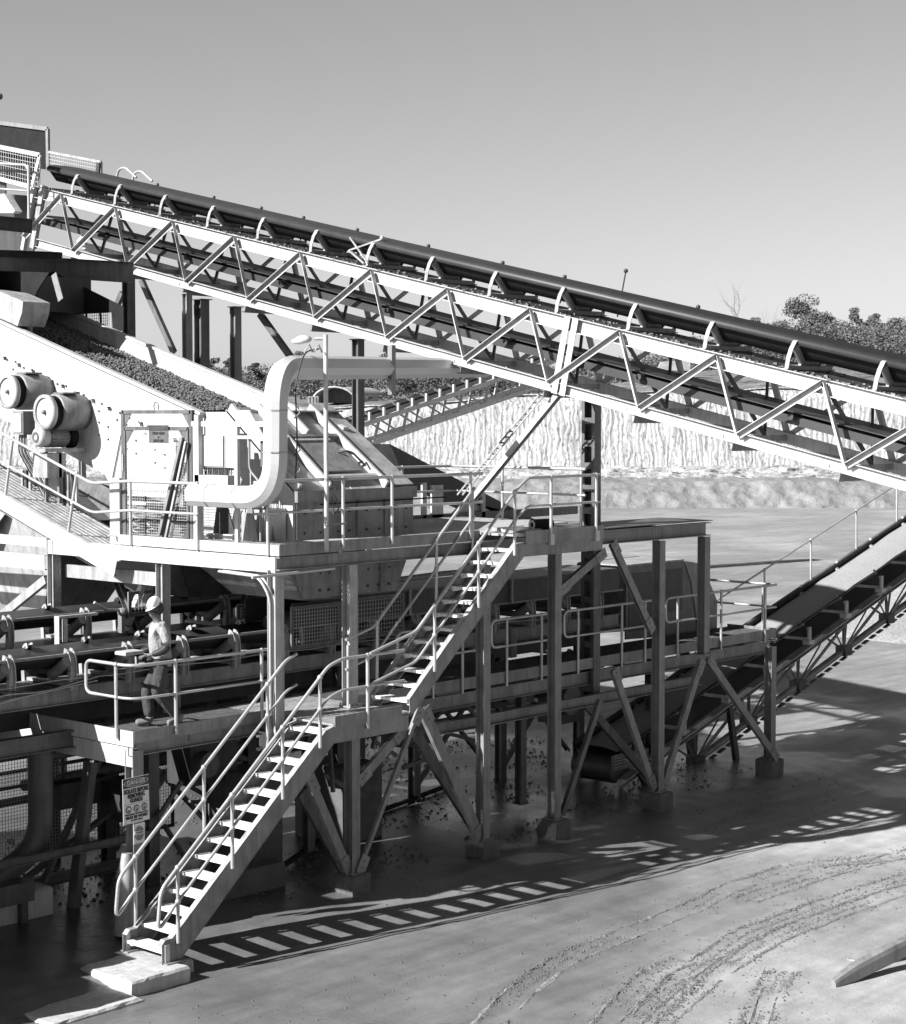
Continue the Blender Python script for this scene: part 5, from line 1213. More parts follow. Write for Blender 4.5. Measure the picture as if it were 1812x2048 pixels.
bdp = [at(-30, 242, X=27.4), at(97, 258, X=27.4), at(98, 340, X=27.4), at(-30, 320, X=27.4)]
bd = thing('wind_screen', 'large dark framed wind panel against the sky in the upper left corner', 'panel', bdp[2])
MB().plate(bdp, V(.04, 0, 0)).build('sheet', M['black'], bd)
for a, b in zip(bdp[:3], bdp[1:3]): MB().bar(a-V(.03, 0, 0), b-V(.03, 0, 0), .05, .1, (0, 0, 1) if abs(a.z-b.z) < 1 else (0, 1, 0)).build('frame_bar', M['steel'], bd)
fg = thing('far_mesh_guard', 'thin mesh guard beyond the belt right of the dark panel', 'guard', at(150, 350, X=27.3))
p0, p1, p2, p3 = [at(x, y, X=27.3) for x, y in ((98, 304), (202, 324), (202, 362), (98, 340))]
for a, b in ((p0, p1), (p1, p2)): MB().bar(a, b, .06, .05, (1, 0, 0)).build('frame_bar', M['white2'], fg)
wm = MB(); wm.wires(p0, p1-p0, p3-p0, .09, .005); wm.build('weld_mesh', M['wire'], fg)
MB().bar(at(197, 325, X=27.25), at(195, 350, X=27.25), .12, .04, (1, 0, 0)).build('end_plate', M['dark'], fg)
MB().ball(at(-1, 193, X=27), .09, 8).build('beacon_lamp', M['mid'], label='small dark beacon lamp at the very left edge against the sky', cat='lamp', origin=at(-1, 193, X=27))
MB().cyl(at(-14, 193, X=27), at(-14, 330, X=27), .03, 8)

# tall columns behind the screen carrying the conveyor
def tall(px, py, lab, w=.26, m='mid', X=26.35, z0=0):
    p = at(px, py, X=X); t = thing('trestle_post', lab, 'column', (p.x, p.y, z0), 'tall posts carrying the inclined conveyor')
    MB().ibeam((p.x, p.y, z0), (p.x, p.y, p.z), w, w, (0, 1, 0), .02).build('shaft', M[m], t); MB().box((p.x-w*.7, p.y-w*.7, p.z), (p.x+w*.7, p.y+w*.7, p.z+.02)).build('cap_plate', M[m], t); return p
tall(257, 556, 'thick dark trestle post nearest the left edge', .2, X=24.6); tall(374, 588, 'white-lit trestle post left of the widest dark one', .16, 'white2', 25.6); tall(403, 600, 'widest dark trestle post', .25, X=27.0); tall(471, 615, 'trestle post with a white-lit flange, right of the widest one', .18, 'steel'); tall(716, 680, 'trestle post between the arched shed and the far conveyor', .18, X=26.0)
tall(160, 550, 'short white-lit trestle post between the hood and the beam', .14, 'white2', 27.5)
for a, b, X, lb in (((283, 560), (348, 705), 26.8, 'dark brace falling right from the thick left trestle post'), ((520, 628), (583, 716), 26.4, 'dark brace falling to the duct elbow'), ((245, 585), (228, 625), 26.6, 'short lit brace left of the thick trestle post')):
    MB().bar(at(*a, X=X), at(*b, X=X), .13, .1, (1, 0, 0)).build('trestle_brace', M['mid'], label=lb, cat='brace', origin=at(*b, X=X))
# inclined leg and cable ladder coming down from the conveyor splice
il = thing('raking_leg', 'pale raking leg falling left from the conveyor splice to the platform', 'strut', at(945, 1000, X=25.8))
MB().chan(at(1118, 788, X=25.8), at(945, 1000, X=25.8), .1, .13, (1, 0, 0)).build('leg_channel', M['white'], il)
cl_ = thing('cable_ladder', 'cable ladder carrying looped cables beside the raking leg', 'cable ladder', at(925, 990, X=25.9))
A_, B_ = at(1090, 788, X=25.9), at(925, 990, X=25.9); n_ = V(0, 0, .0)
for d in (0, .13): MB().bar(A_+V(0, d, -.0), B_+V(0, d, 0), .03, .02, (1, 0, 0)).build('side_rail', M['white2'], cl_)
for i in range(18): p = A_.lerp(B_, (i+.5)/18); MB().bar(p, p+V(0, .13, 0), .015, .03).build('rung', M['dark'], cl_)

# spare roller, dark chute and odds on the high platform
sr = thing('spare_roller', 'black spare conveyor roller with pale end ring lying on the high platform', 'roller', (23.9, 20.0, 5.6))
d_ = V(.8, -.15, 0).normalized(); c0 = at(1064, 1052, Y=19.95); c0 = V(c0.x, 19.95, 5.67)
MB().cyl(c0, c0+d_*.42, .095, 20).build('shell', M['black'], sr); MB().lathe(c0-d_*.004, d_, [(0, .045), (0, .08), (.01, .085)], 20).build('end_ring', M['white'], sr)
for k in range(4): MB().box((23.35+.06*k, 19.75+.17*k, 5.57), (24.1+.05*k, 19.87+.17*k, 5.61+.008*k)).build('timber', M['white2'], label=['pale board nearest the rail on the high platform', 'second pale board on the high platform beside the spare roller', 'third pale board on the high platform beside the spare roller', 'pale board farthest from the rail on the high platform'][k], cat='board', group='boards lying on the high platform', origin=(23.7, 19.8+.17*k, 5.57))
dc = thing('dark_chute', 'long dark sloping cover plate falling right behind the high platform', 'cover', (26, 24, 5.5))
q = lambda x, y: at(x, y, Y=24.1)
MB().plate([q(780, 888), q(1072, 1040), q(1030, 1043), q(900, 985), q(800, 935)], V(0, .9, 0)).build('cover', M['dark'], dc)
for x, y0_, y1_, w in ((868, 970, 1045, .32), (842, 965, 1045, .12), (960, 975, 1050, .1)): MB().box(q(x, y0_)-V(w/2, .05, 0), V(q(x, y1_).x+w/2, 24.0, q(x, y1_).z)).build('support', M['white'], dc)
MB().box((24.0, 24.0, 5.45), (30.5, 24.12, 5.62)).build('beam', M['mid'], dc)
MB().plate([q(930, 1000), q(1000, 1020), q(960, 1040), q(890, 1042)], V(0, .03, 0)).build('guard_plate', M['white'], dc)

# ================================================================ mid-distance conveyor
fc = thing('far_conveyor', 'small pale lattice conveyor in the distance rising right below the long one', 'conveyor', far_pt(900, 80, 6))
c0, q0 = math.cos(YAW), math.sin(YAW)
def fpt(px, py, Z, off=0): p = far_pt(px, Z+off, zat(py, Z)); return p
def fp(t, up, off=0):
    a = fpt(700, 858, 78); b = fpt(1130, 715, 86); d = (b-a); p = a.lerp(b, t); u = V(0, 0, 1)
    s_ = V(d.x, d.y, 0).normalized().cross(V(0, 0, 1)); return p+u*up-s_*off
for off in (0, 1.1):
    MB().bar(fp(0, 0, off), fp(1, 0, off), .12, .2).build('top_chord', M['white'], fc); MB().bar(fp(0, -.95, off), fp(1, -.95, off), .12, .2).build('bottom_chord', M['white'], fc)
    for i in range(9):
        MB().bar(fp(i/8, 0, off), fp(i/8-.025, -.95, off), .09, .1).build('upright', M['white2'], fc)
        if i < 8: MB().bar(fp(i/8, 0, off), fp((i+1)/8-.025, -.95, off), .05, .07).build('diagonal', M['white2'], fc)
MB().bar(fp(0, .32, .55), fp(1, .32, .55), .9, .08).build('belt', M['black'], fc)
for i in range(16):
    t = i/16+.02; MB().bar(fp(t, .1, -.02), fp(t, .45, -.02), .1, .1).build('idler_bracket', M['white'], fc); MB().cyl(fp(t, .3, .05), fp(t, .42, .35), .09, 8).build('roller', M['dark'], fc)
for t in (.1,): MB().bar(fp(t, -1.0, .5), V(fp(t, 0, .5).x, fp(t, 0, .5).y, -.1), .3, .3).build('leg', M['steel'], fc)
# arched shed on the hillside
sh = thing('arched_shed', 'white arch-roofed fabric shed at the foot of the trees, open end to the left', 'shed', far_pt(700, 180, 8.6))
def arch(t, a, r=2.15, rh=1.55):
    base = far_pt(668, 178, zat(806, 178)).lerp(far_pt(734, 186, zat(806, 186)), t); s_ = V(q0, -c0, 0)
    return base+s_*r*math.cos(a)+V(0, 0, rh*math.sin(a))
mb = MB(); n = 14; vs = []; 
for j in range(5):
    for i in range(n+1): vs.append(arch(j/4, math.pi*i/n))
mb.add(vs, [(j*(n+1)+i, j*(n+1)+i+1, (j+1)*(n+1)+i+1, (j+1)*(n+1)+i) for j in range(4) for i in range(n)], True); mb.build('arch_roof', M['white'], sh)
MB().plate([arch(.25, math.pi*i/n, 2.1, 1.5) for i in range(n+1)], V(0, .1, 0)).build('back_wall', M['mid'], sh)
MB().tube([arch(0, math.pi*i/n) for i in range(n+1)], .1, 6).build('rim', M['white'], sh)
ct = thing('pale_tank', 'small pale slatted container left of the arched shed', 'container', far_pt(627, 176, zat(806, 176)))
o = far_pt(627, 176, zat(800, 176)); MB().hexa(o, V(q0, -c0, 0)*.5, V(c0, q0, 0)*.4, V(0, 0, .35)).build('box', M['white2'], ct)
for k in range(3): MB().hexa(o+V(q0, -c0, 0)*(-.3+.3*k)-V(c0, q0, 0)*.42, V(q0, -c0, 0)*.06, V(c0, q0, 0)*.02, V(0, 0, .28)).build('slat', M['mid'], ct)
# haul truck on the far bench, seen through the truss
tk = thing('haul_truck', 'pale haul truck parked on the far bench, seen through the long truss', 'truck', far_pt(1345, 182, zat(762, 182)))
o = far_pt(1348, 182, zat(762, 182)); rx = V(q0, -c0, 0); ry = V(c0, q0, 0)
MB().hexa(o+rx*.9+V(0, 0, 1.5), rx*.6, ry*.7, V(0, 0, .5)).build('cab', M['white2'], tk); MB().plate([o-rx*1.6+V(0, 0, 1.1), o+rx*.4+V(0, 0, 1.0), o+rx*1.3+V(0, 0, 2.1), o-rx*1.3+V(0, 0, 1.9)], ry*1.2).build('tray', M['white2'], tk)
MB().hexa(o+V(0, 0, .8), rx*1.5, ry*.5, V(0, 0, .14)).build('chassis', M['mid'], tk)
for s_ in (-1.0, .9): MB().cyl(o+rx*s_-ry*.7+V(0, 0, .5), o+rx*s_-ry*.35+V(0, 0, .5), .5, 14).build('wheel', M['black'], tk)

# ================================================================ shaded machinery under the walkway, lower left
uw = thing('braced_steelwork', 'shaded steel frame with crossed braces under the belts at the lower left', 'frame', (16.5, 23, 0))
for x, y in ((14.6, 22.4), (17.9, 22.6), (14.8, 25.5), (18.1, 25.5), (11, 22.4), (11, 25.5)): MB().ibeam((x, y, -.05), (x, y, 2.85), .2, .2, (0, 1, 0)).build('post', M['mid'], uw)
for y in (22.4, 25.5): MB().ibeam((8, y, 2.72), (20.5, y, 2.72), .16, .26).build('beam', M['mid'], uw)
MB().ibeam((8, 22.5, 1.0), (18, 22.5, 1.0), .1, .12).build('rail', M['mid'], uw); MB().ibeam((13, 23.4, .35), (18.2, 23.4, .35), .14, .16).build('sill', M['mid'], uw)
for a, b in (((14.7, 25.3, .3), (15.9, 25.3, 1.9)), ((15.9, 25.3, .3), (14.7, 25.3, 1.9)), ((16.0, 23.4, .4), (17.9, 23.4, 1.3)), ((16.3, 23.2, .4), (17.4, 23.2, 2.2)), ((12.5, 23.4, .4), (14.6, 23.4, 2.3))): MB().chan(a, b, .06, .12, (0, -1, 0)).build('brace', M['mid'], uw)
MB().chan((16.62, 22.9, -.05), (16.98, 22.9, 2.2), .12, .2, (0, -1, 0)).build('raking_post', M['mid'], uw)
for x, y in ((14.8, 24.6), (15.9, 26.2)): MB().box((x, y, .5), (x+.9, y+.5, 1.3)).build('gearbox', M['dark'], uw)
MB().box((16.9, 23.6, 1.35), (17.9, 24.1, 1.75)).build('motor_casing', M['dark'], uw)
dp = thing('drain_pipe', 'fat grey pipe elbow dropping into a steel box at the lower left', 'pipe', (15.7, 22.6, 0))
MB().tube(fillet([V(16.05, 22.9, 2.5), V(16.05, 22.9, 1.05), V(15.3, 23.2, .55), V(14.9, 23.4, .5)], .45, 8), .19, 18).build('pipe', M['mid'], dp)
MB().box((15.1, 22.65, .32), (15.75, 23.0, .62)).build('box', M['mid'], dp); MB().box((15.55, 22.7, -.1), (15.67, 22.82, .33)).build('leg', M['mid'], dp)
for a, b, h, y, z, lb in ((13.4, 16.0, 1.25, 24.3, .55, 'large shaded mesh fence left of the raking post'), (16.2, 18.2, 1.5, 24.3, .45, 'mesh fence panel seen behind the danger sign post'), (15.9, 17.2, .5, 23.9, 1.75, 'short mesh panel above the fat pipe elbow'), (18.3, 19.5, 1.3, 24.0, .6, 'mesh fence panel behind the lower stair flight')):
    guard('mesh_fence', lb, a, b, h, y, .055, 'dark', z=z)
bw = MB(); slab(bw, 14.6, 23.0, 1.6, .18, -.05, .42, 0, 31); bw.build('concrete_kerb', M['concrete'], label='low concrete kerb under the shaded frame at the lower left', cat='kerb', origin=(14.6, 23, 0))
bw = MB(); slab(bw, 18.4, 21.6, 1.3, .16, -.05, .38, .0, 33); bw.build('concrete_kerb', M['plinth'], label='low concrete kerb in the shade behind the landing column', cat='kerb', origin=(18.4, 21.6, 0))
# crowded steelwork in the shade below the belts
rb_ = thing('rear_bracing', 'crowded shaded bracing and pipework in the dark below the belts', 'bracing', (24, 24, 0)); rnd = random.Random(61)
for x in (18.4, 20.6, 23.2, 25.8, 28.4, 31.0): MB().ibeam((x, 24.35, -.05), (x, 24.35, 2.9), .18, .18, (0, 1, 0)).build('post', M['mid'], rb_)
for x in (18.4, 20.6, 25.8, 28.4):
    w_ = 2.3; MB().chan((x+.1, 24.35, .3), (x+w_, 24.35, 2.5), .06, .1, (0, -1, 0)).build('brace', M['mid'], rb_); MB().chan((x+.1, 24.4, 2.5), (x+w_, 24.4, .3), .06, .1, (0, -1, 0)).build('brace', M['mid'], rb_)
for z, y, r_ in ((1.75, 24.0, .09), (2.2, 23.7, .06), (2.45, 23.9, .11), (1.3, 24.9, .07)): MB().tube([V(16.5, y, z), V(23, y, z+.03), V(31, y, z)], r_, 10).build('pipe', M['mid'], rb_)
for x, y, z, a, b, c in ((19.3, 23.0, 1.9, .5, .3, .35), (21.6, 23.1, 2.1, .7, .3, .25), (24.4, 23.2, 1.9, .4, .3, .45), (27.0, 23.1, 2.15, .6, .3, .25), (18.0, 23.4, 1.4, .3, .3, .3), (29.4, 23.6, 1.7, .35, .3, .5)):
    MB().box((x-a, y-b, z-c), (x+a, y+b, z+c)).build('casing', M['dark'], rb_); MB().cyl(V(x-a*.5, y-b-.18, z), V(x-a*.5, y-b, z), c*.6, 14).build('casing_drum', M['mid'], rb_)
for i in range(26):
    x = rnd.uniform(17, 30); y = rnd.uniform(22.3, 24.2); z = rnd.uniform(1.0, 2.8); d = V(rnd.choice((0, 1, .6)), rnd.uniform(-.3, .3), rnd.uniform(-1, 1)).normalized()*rnd.uniform(.4, 1.1)
    MB().bar(V(x, y, z), V(x, y, z)+d, .05, .07).build('strut', M['mid'], rb_)
mb = MB(); rnd = random.Random(88)
for i in range(7000):
    x, y = rnd.uniform(16.5, 33), rnd.uniform(20.8, 31); 
    if noise.noise((x*.7, y*.7, 4)) < -.05: continue
    r = .007+.02*rnd.random()**3; c = V(x, y, ground_h(x, y)+r*.3); mb.hexa(c, V(r, r*.4, 0), V(-r*.3, r*.8, r*.2), V(0, -r*.2, r*.6))
mb.build('spilled_stones', M['stone'], kind='stuff')
# concrete plinths in the shade under the middle
for x, y, hx, hy_, h, lb in ((22.7, 23.3, .5, .6, 1.35, 'tall pale concrete plinth in the shade behind the wide brace'), (19.9, 22.6, .35, .5, 1.7, 'dark plinth behind the short landing column')):
    mb = MB(); slab(mb, x, y, hx, hy_, -.05, h, 0, int(x)); mb.build('concrete_plinth', M['plinth'], label=lb, cat='plinth', origin=(x, y, 0))
MB().tube([V(17.5, 21.3, .06), V(20, 22.0, .08), V(23, 23.6, .07), V(27, 24.6, .06)], .05, 8).build('water_hose', M['black'], label='black hose lying along the mud behind the columns', cat='hose', origin=(20, 22, .05))
# unseen walls added left of the picture to throw the shade at the lower left
MB().box((11.6, 22.4, .9), (11.75, 30, 5.2)).build('shade_panel', M['steel'], label='unseen panel added beyond the left edge to cast shade, above the low shade wall', cat='shade panel', origin=(11.7, 25, 1))
mb = MB(); slab(mb, 11.9, 24.3, .3, 4.55, -.1, 1.6, 0, 41); slab(mb, 11.85, 25.0, .2, 4.1, 1.55, 2.35, 0, 42); mb.build('shade_wall', M['concrete'], label='low unseen wall added left of the plant to cast shade', cat='wall', origin=(11.9, 24, 0))

# ================================================================ pole lying in the bottom right corner
pp_ = thing('guard_rail_end', 'fallen curved steel beam end propped on a block in the bottom right corner', 'beam', at(1672, 1974, Z=-.17))
a = at(1670, 1972, Z=-.17); b = at(1860, 1868, Z=.2)
pth = [a+V(-.05, 0, .03), a.lerp(b, .2)+V(0, 0, .06), a.lerp(b, .5)+V(0, .0, .05), a.lerp(b, .8)+V(0, 0, .03), b, b+(b-a)*.6]
mb = MB(); vs = []; sec = [(-.08, -.12), (-.09, .05), (-.07, .11), (0, .14), (.07, .11), (.09, .05), (.08, -.12), (0, -.13)]
for i, p in enumerate(pth):
    t = (pth[min(i+1, 5)]-pth[max(i-1, 0)]).normalized(); s_ = t.cross(V(0, 0, 1)).normalized(); u = s_.cross(t); k = [.55, .9, 1, 1, 1, 1][i]; vs += [p+s_*x*k*-1+u*y*k for x, y in sec]
mb.add(vs, [(i*8+k, i*8+(k+1) % 8, (i+1)*8+(k+1) % 8, (i+1)*8+k) for i in range(5) for k in range(8)]+[tuple(range(8))[::-1], tuple(range(40, 48))]); mb.build('beam', M['frame'], pp_)
c = at(1788, 1922, Z=-.17); mb = MB(); mb.hexa(V(c.x, c.y, -.07), V(.07, -.02, 0), V(.02, .07, 0), V(0, 0, .1)); mb.build('prop_block', M['mid'], pp_)
MB().hexa(at(1735, 1908, Z=-.15), V(.42, .0, 0), V(0, .09, 0), V(0, 0, .012)).build('loose_plank', M['white2'], label='pale flat plank lying beside the fallen beam end', cat='plank', origin=at(1735, 1908, Z=0))

# ================================================================ signs
def text_mesh(parent, s, o, rx, up, size, m, name='lettering', width=None, bold=.0):
    cu = bpy.data.curves.new('t', 'FONT'); cu.body = s; cu.size = 1; cu.align_x = 'CENTER'; cu.align_y = 'CENTER'; cu.extrude = .004; cu.offset = bold
    ob = bpy.data.objects.new('t', cu); COL.objects.link(ob); dg = bpy.context.evaluated_depsgraph_get(); me = bpy.data.meshes.new_from_object(ob.evaluated_get(dg))
    bpy.data.objects.remove(ob); rx = Vector(rx).normalized(); up = Vector(up).normalized(); n = rx.cross(up)
    xs = [v.co.x for v in me.vertices]; w = max(xs)-min(xs); kx = size if width is None else width/w
    base = root_loc(parent)
    for v in me.vertices: v.co = Vector(o)-base+rx*v.co.x*kx+up*v.co.y*size+n*v.co.z
    me.materials.append(m); me.name = name; ob = bpy.data.objects.new(name, me); COL.objects.link(ob); ob.parent = parent; return ob
M['signface'] = mat('sign_face', .62, .12, .5, streak=False, bump=0); M['ink'] = mat('sign_ink', .03, .1, .6, streak=False, bump=0)
def ring(parent, o, rx, up, r, w, m, sy_=1, name='ring'):
    rx = Vector(rx).normalized(); up = Vector(up).normalized(); n = rx.cross(up); MB().tube([Vector(o)+rx*r*math.cos(a*math.pi/12)+up*r*sy_*math.sin(a*math.pi/12) for a in range(24)], w, 4, closed=True).build(name, m, parent)
# sign on the post: plate facing -Y, hung slightly crooked
sg = thing('danger_sign', 'tall danger sign with three round pictograms hung on the post below the worker', 'sign', (16.22, 20.8, 1.7))
rx = V(1, 0, .03).normalized(); upv = V(-.02, 0, 1).normalized(); so_ = V(16.215, 20.80, 2.03); W_, H_ = .47, .66
def sp_(x, y, d=.008): return so_+rx*x+upv*y+V(0, -d, 0)
MB().plate([sp_(-W_/2, -H_/2, 0), sp_(W_/2, -H_/2, 0), sp_(W_/2, H_/2, 0), sp_(-W_/2, H_/2, 0)], V(0, .006, 0)).build('plate', M['signface'], sg)
MB().plate([sp_(-W_/2+.004, H_/2-.14, .003), sp_(W_/2-.004, H_/2-.14, .003), sp_(W_/2-.004, H_/2-.004, .003), sp_(-W_/2+.004, H_/2-.004, .003)], V(0, .002, 0)).build('header', M['ink'], sg)
mb = MB(); mb.add([sp_(.215*math.cos(a*math.pi/12), H_/2-.072+.052*math.sin(a*math.pi/12), .005) for a in range(24)], [tuple(range(24))]); mb.build('header_oval', M['mid'], sg)
mb = MB(); mb.tube([sp_(.215*math.cos(a*math.pi/12), H_/2-.072+.052*math.sin(a*math.pi/12), .006) for a in range(24)], .004, 4, closed=True); mb.build('oval_rim', M['signface'], sg)
text_mesh(sg, 'DANGER', sp_(0, H_/2-.072), rx, upv, .085, M['signface'], width=.32, bold=.01)
text_mesh(sg, 'ISOLATE BEFORE', sp_(0, .135), rx, upv, .085, M['ink'], width=.44, bold=.02); text_mesh(sg, 'REMOVING', sp_(0, .065), rx, upv, .085, M['ink'], width=.3, bold=.02); text_mesh(sg, 'GUARDS', sp_(0, -.003), rx, upv, .085, M['ink'], width=.22, bold=.02)
MB().plate([sp_(-.21, -.05, .004), sp_(.21, -.05, .004), sp_(.21, -.053, .004), sp_(-.21, -.053, .004)], V(0, .002, 0)).build('rule', M['ink'], sg)
for i, x in enumerate((-.14, 0, .14)):
    mb = MB(); mb.add([sp_(x+.052*math.cos(a*math.pi/12), -.125+.052*math.sin(a*math.pi/12), .006) for a in range(24)], [tuple(range(24))]); pic = mb.build('pictogram', M['ink'], sg)
    mb = MB(); mb.add([sp_(x+.036*math.cos(a*math.pi/12), -.125+.036*math.sin(a*math.pi/12), .008) for a in range(24)], [tuple(range(24))]); mb.build('pictogram_field', M['signface'], pic)
    mb = MB(); pts = [(.022*math.cos(a*math.pi/8), .028*math.sin(a*math.pi/8)) for a in range(16)]
    if i == 0: pts = [(a, b) for a, b in pts if b <= .002]+[(-.022, -.002)]; pts = [(.022*math.cos(math.pi+a*math.pi/8), .028*math.sin(math.pi+a*math.pi/8)) for a in range(9)]
    mb.add([sp_(x+a, -.128+b, .010) for a, b in pts], [tuple(range(len(pts)))]); mb.build('pictogram_face', M['ink'], pic)
    if i: mb = MB(); mb.plate([sp_(x-.018, -.125, .012), sp_(x+.018, -.125, .012), sp_(x+.018, -.115, .012), sp_(x-.018, -.115, .012)], V(0, .001, 0)); mb.build('pictogram_visor', M['signface'], pic)
text_mesh(sg, 'PERSONAL PROTECTION', sp_(0, -.2), rx, upv, .03, M['ink'], width=.4); text_mesh(sg, 'MUST BE WORN', sp_(0, -.245), rx, upv, .06, M['ink'], width=.38, bold=.02); text_mesh(sg, 'IN THIS AREA', sp_(0, -.29), rx, upv, .03, M['ink'], width=.2)
s2_ = thing('small_notice', 'small curled round-emblem notice fixed under the danger sign', 'sign', (16.27, 20.8, 1.4)); so2 = V(16.27, 20.81, 1.53)
MB().plate([so2+V(-.1, 0, .13), so2+V(-.095, 0, -.15), so2+V(.1, 0, -.14), so2+V(.11, 0, .14)], V(0, .006, 0)).build('plate', M['signface'], s2_)
for q_, w_ in ((.085, 0),): mb = MB(); mb.add([so2+V(q_*math.cos(a*math.pi/12), -.004, q_*1.25*math.sin(a*math.pi/12)) for a in range(24)], [tuple(range(24))]); mb.build('emblem', M['steel'], s2_)
MB().box(so2+V(-.088, -.012, -.012), so2+V(.088, -.006, .038)).build('band', M['signface'], s2_); text_mesh(s2_, 'NOTICE', so2+V(0, -.014, .013), V(1, 0, 0), V(0, 0, 1), .03, M['ink'], width=.12, bold=.02)
# sign on the gate, facing -X
s3 = thing('gate_sign', 'danger sign with oval header wired to the top of the mesh gate', 'sign', (18.8, 23.45, 7.1)); o3 = V(18.81, 23.455, 7.24); rx3 = V(0, -1, 0); up3 = V(0, 0, 1)
def s3p(x, y, d=.006): return o3+rx3*x+up3*y+V(-d, 0, 0)
MB().plate([s3p(-.25, -.145, 0), s3p(.25, -.145, 0), s3p(.25, .145, 0), s3p(-.25, .145, 0)], V(.005, 0, 0)).build('plate', M['mid'], s3)
MB().plate([s3p(-.25, .055, .003), s3p(.25, .055, .003), s3p(.25, .145, .003), s3p(-.25, .145, .003)], V(.002, 0, 0)).build('header', M['ink'], s3)
mb = MB(); mb.tube([s3p(.22*math.cos(a*math.pi/12), .1+.034*math.sin(a*math.pi/12), .006) for a in range(24)], .004, 4, closed=True); mb.build('oval_rim', M['mid'], s3)
text_mesh(s3, 'DANGER', s3p(0, .1), rx3, up3, .05, M['mid'], width=.3, bold=.01); text_mesh(s3, 'HELD OPEN', s3p(0, .012), rx3, up3, .06, M['ink'], width=.3, bold=.02); text_mesh(s3, '&', s3p(0, -.05), rx3, up3, .05, M['ink']); text_mesh(s3, 'STAY OFF', s3p(0, -.11), rx3, up3, .06, M['ink'], width=.26, bold=.02)

# ================================================================ the worker
PO = V(17.03, 21.22, ZL+.005)
FW, LF = V(-.88, .475, 0), V(-.475, -.88, 0)            # facing and his left side
def pj(u, v, z): return PO+FW*u+LF*v+V(0, 0, z)
def skin(name, chains, m, parent, sub=2, root=0):
    """chains: lists of (u, v, z, r) or (…, r, r2); shared first points are welded by coordinates"""
    vs = []; rs = []; es = []; idx = {}
    for ch in chains:
        pr = None
        for c in ch:
            k = tuple(round(x, 4) for x in c[:3])
            if k not in idx: idx[k] = len(vs); vs.append(pj(*c[:3])-PO); rs.append(c[3:])
            i = idx[k]
            if pr is not None and (pr, i) not in es: es.append((pr, i))
            pr = i
    me = bpy.data.meshes.new(name); me.from_pydata(vs, es, []); ob = bpy.data.objects.new(name, me); COL.objects.link(ob)
    md = ob.modifiers.new('s', 'SKIN'); md.use_smooth_shade = True; sd = ob.modifiers.new('b', 'SUBSURF'); sd.levels = sub; sd.render_levels = sub
    lay = me.skin_vertices[0].data if me.skin_vertices else None
    if lay is None:
        ob.data.skin_vertices; 
    for i, r in enumerate(rs):
        sv = me.skin_vertices[0].data[i]; sv.radius = (r[0], r[1] if len(r) > 1 else r[0]); sv.use_root = (i == root)
    dg = bpy.context.evaluated_depsgraph_get(); nm = bpy.data.meshes.new_from_object(ob.evaluated_get(dg)); bpy.data.objects.remove(ob)
    nm.name = name; nm.materials.clear(); nm.materials.append(m); o = bpy.data.objects.new(name, nm); COL.objects.link(o); o.parent = parent; return o
M['skin'] = mat('skin', .12, .1, .5, streak=False, bump=0); M['shirt'] = mat('shirt', .3, .15, .9, streak=False, scale=8); M['trouser'] = mat('trousers', .05, .25, .9, streak=False, scale=8); M['boot'] = mat('boot_leather', .17, .3, .7, streak=False); M['hair'] = mat('hair', .02, .1, .6, streak=False)
for k_ in ('shirt', 'trouser'):
    nt = M[k_].node_tree; b = nt.nodes['Principled BSDF']; t = tex(nt, 11, 3, .5, stretch=(1, 1, .6)); bp = nt.nodes.new('ShaderNodeBump'); bp.inputs['Strength'].default_value = .9; bp.inputs['Distance'].default_value = .05; nt.links.new(t.outputs[0], bp.inputs['Height']); nt.links.new(bp.outputs[0], b.inputs['Normal'])
man = thing('person', 'worker in white hard hat, pale short-sleeved shirt and grey trousers walking left, looking down', 'person', PO)
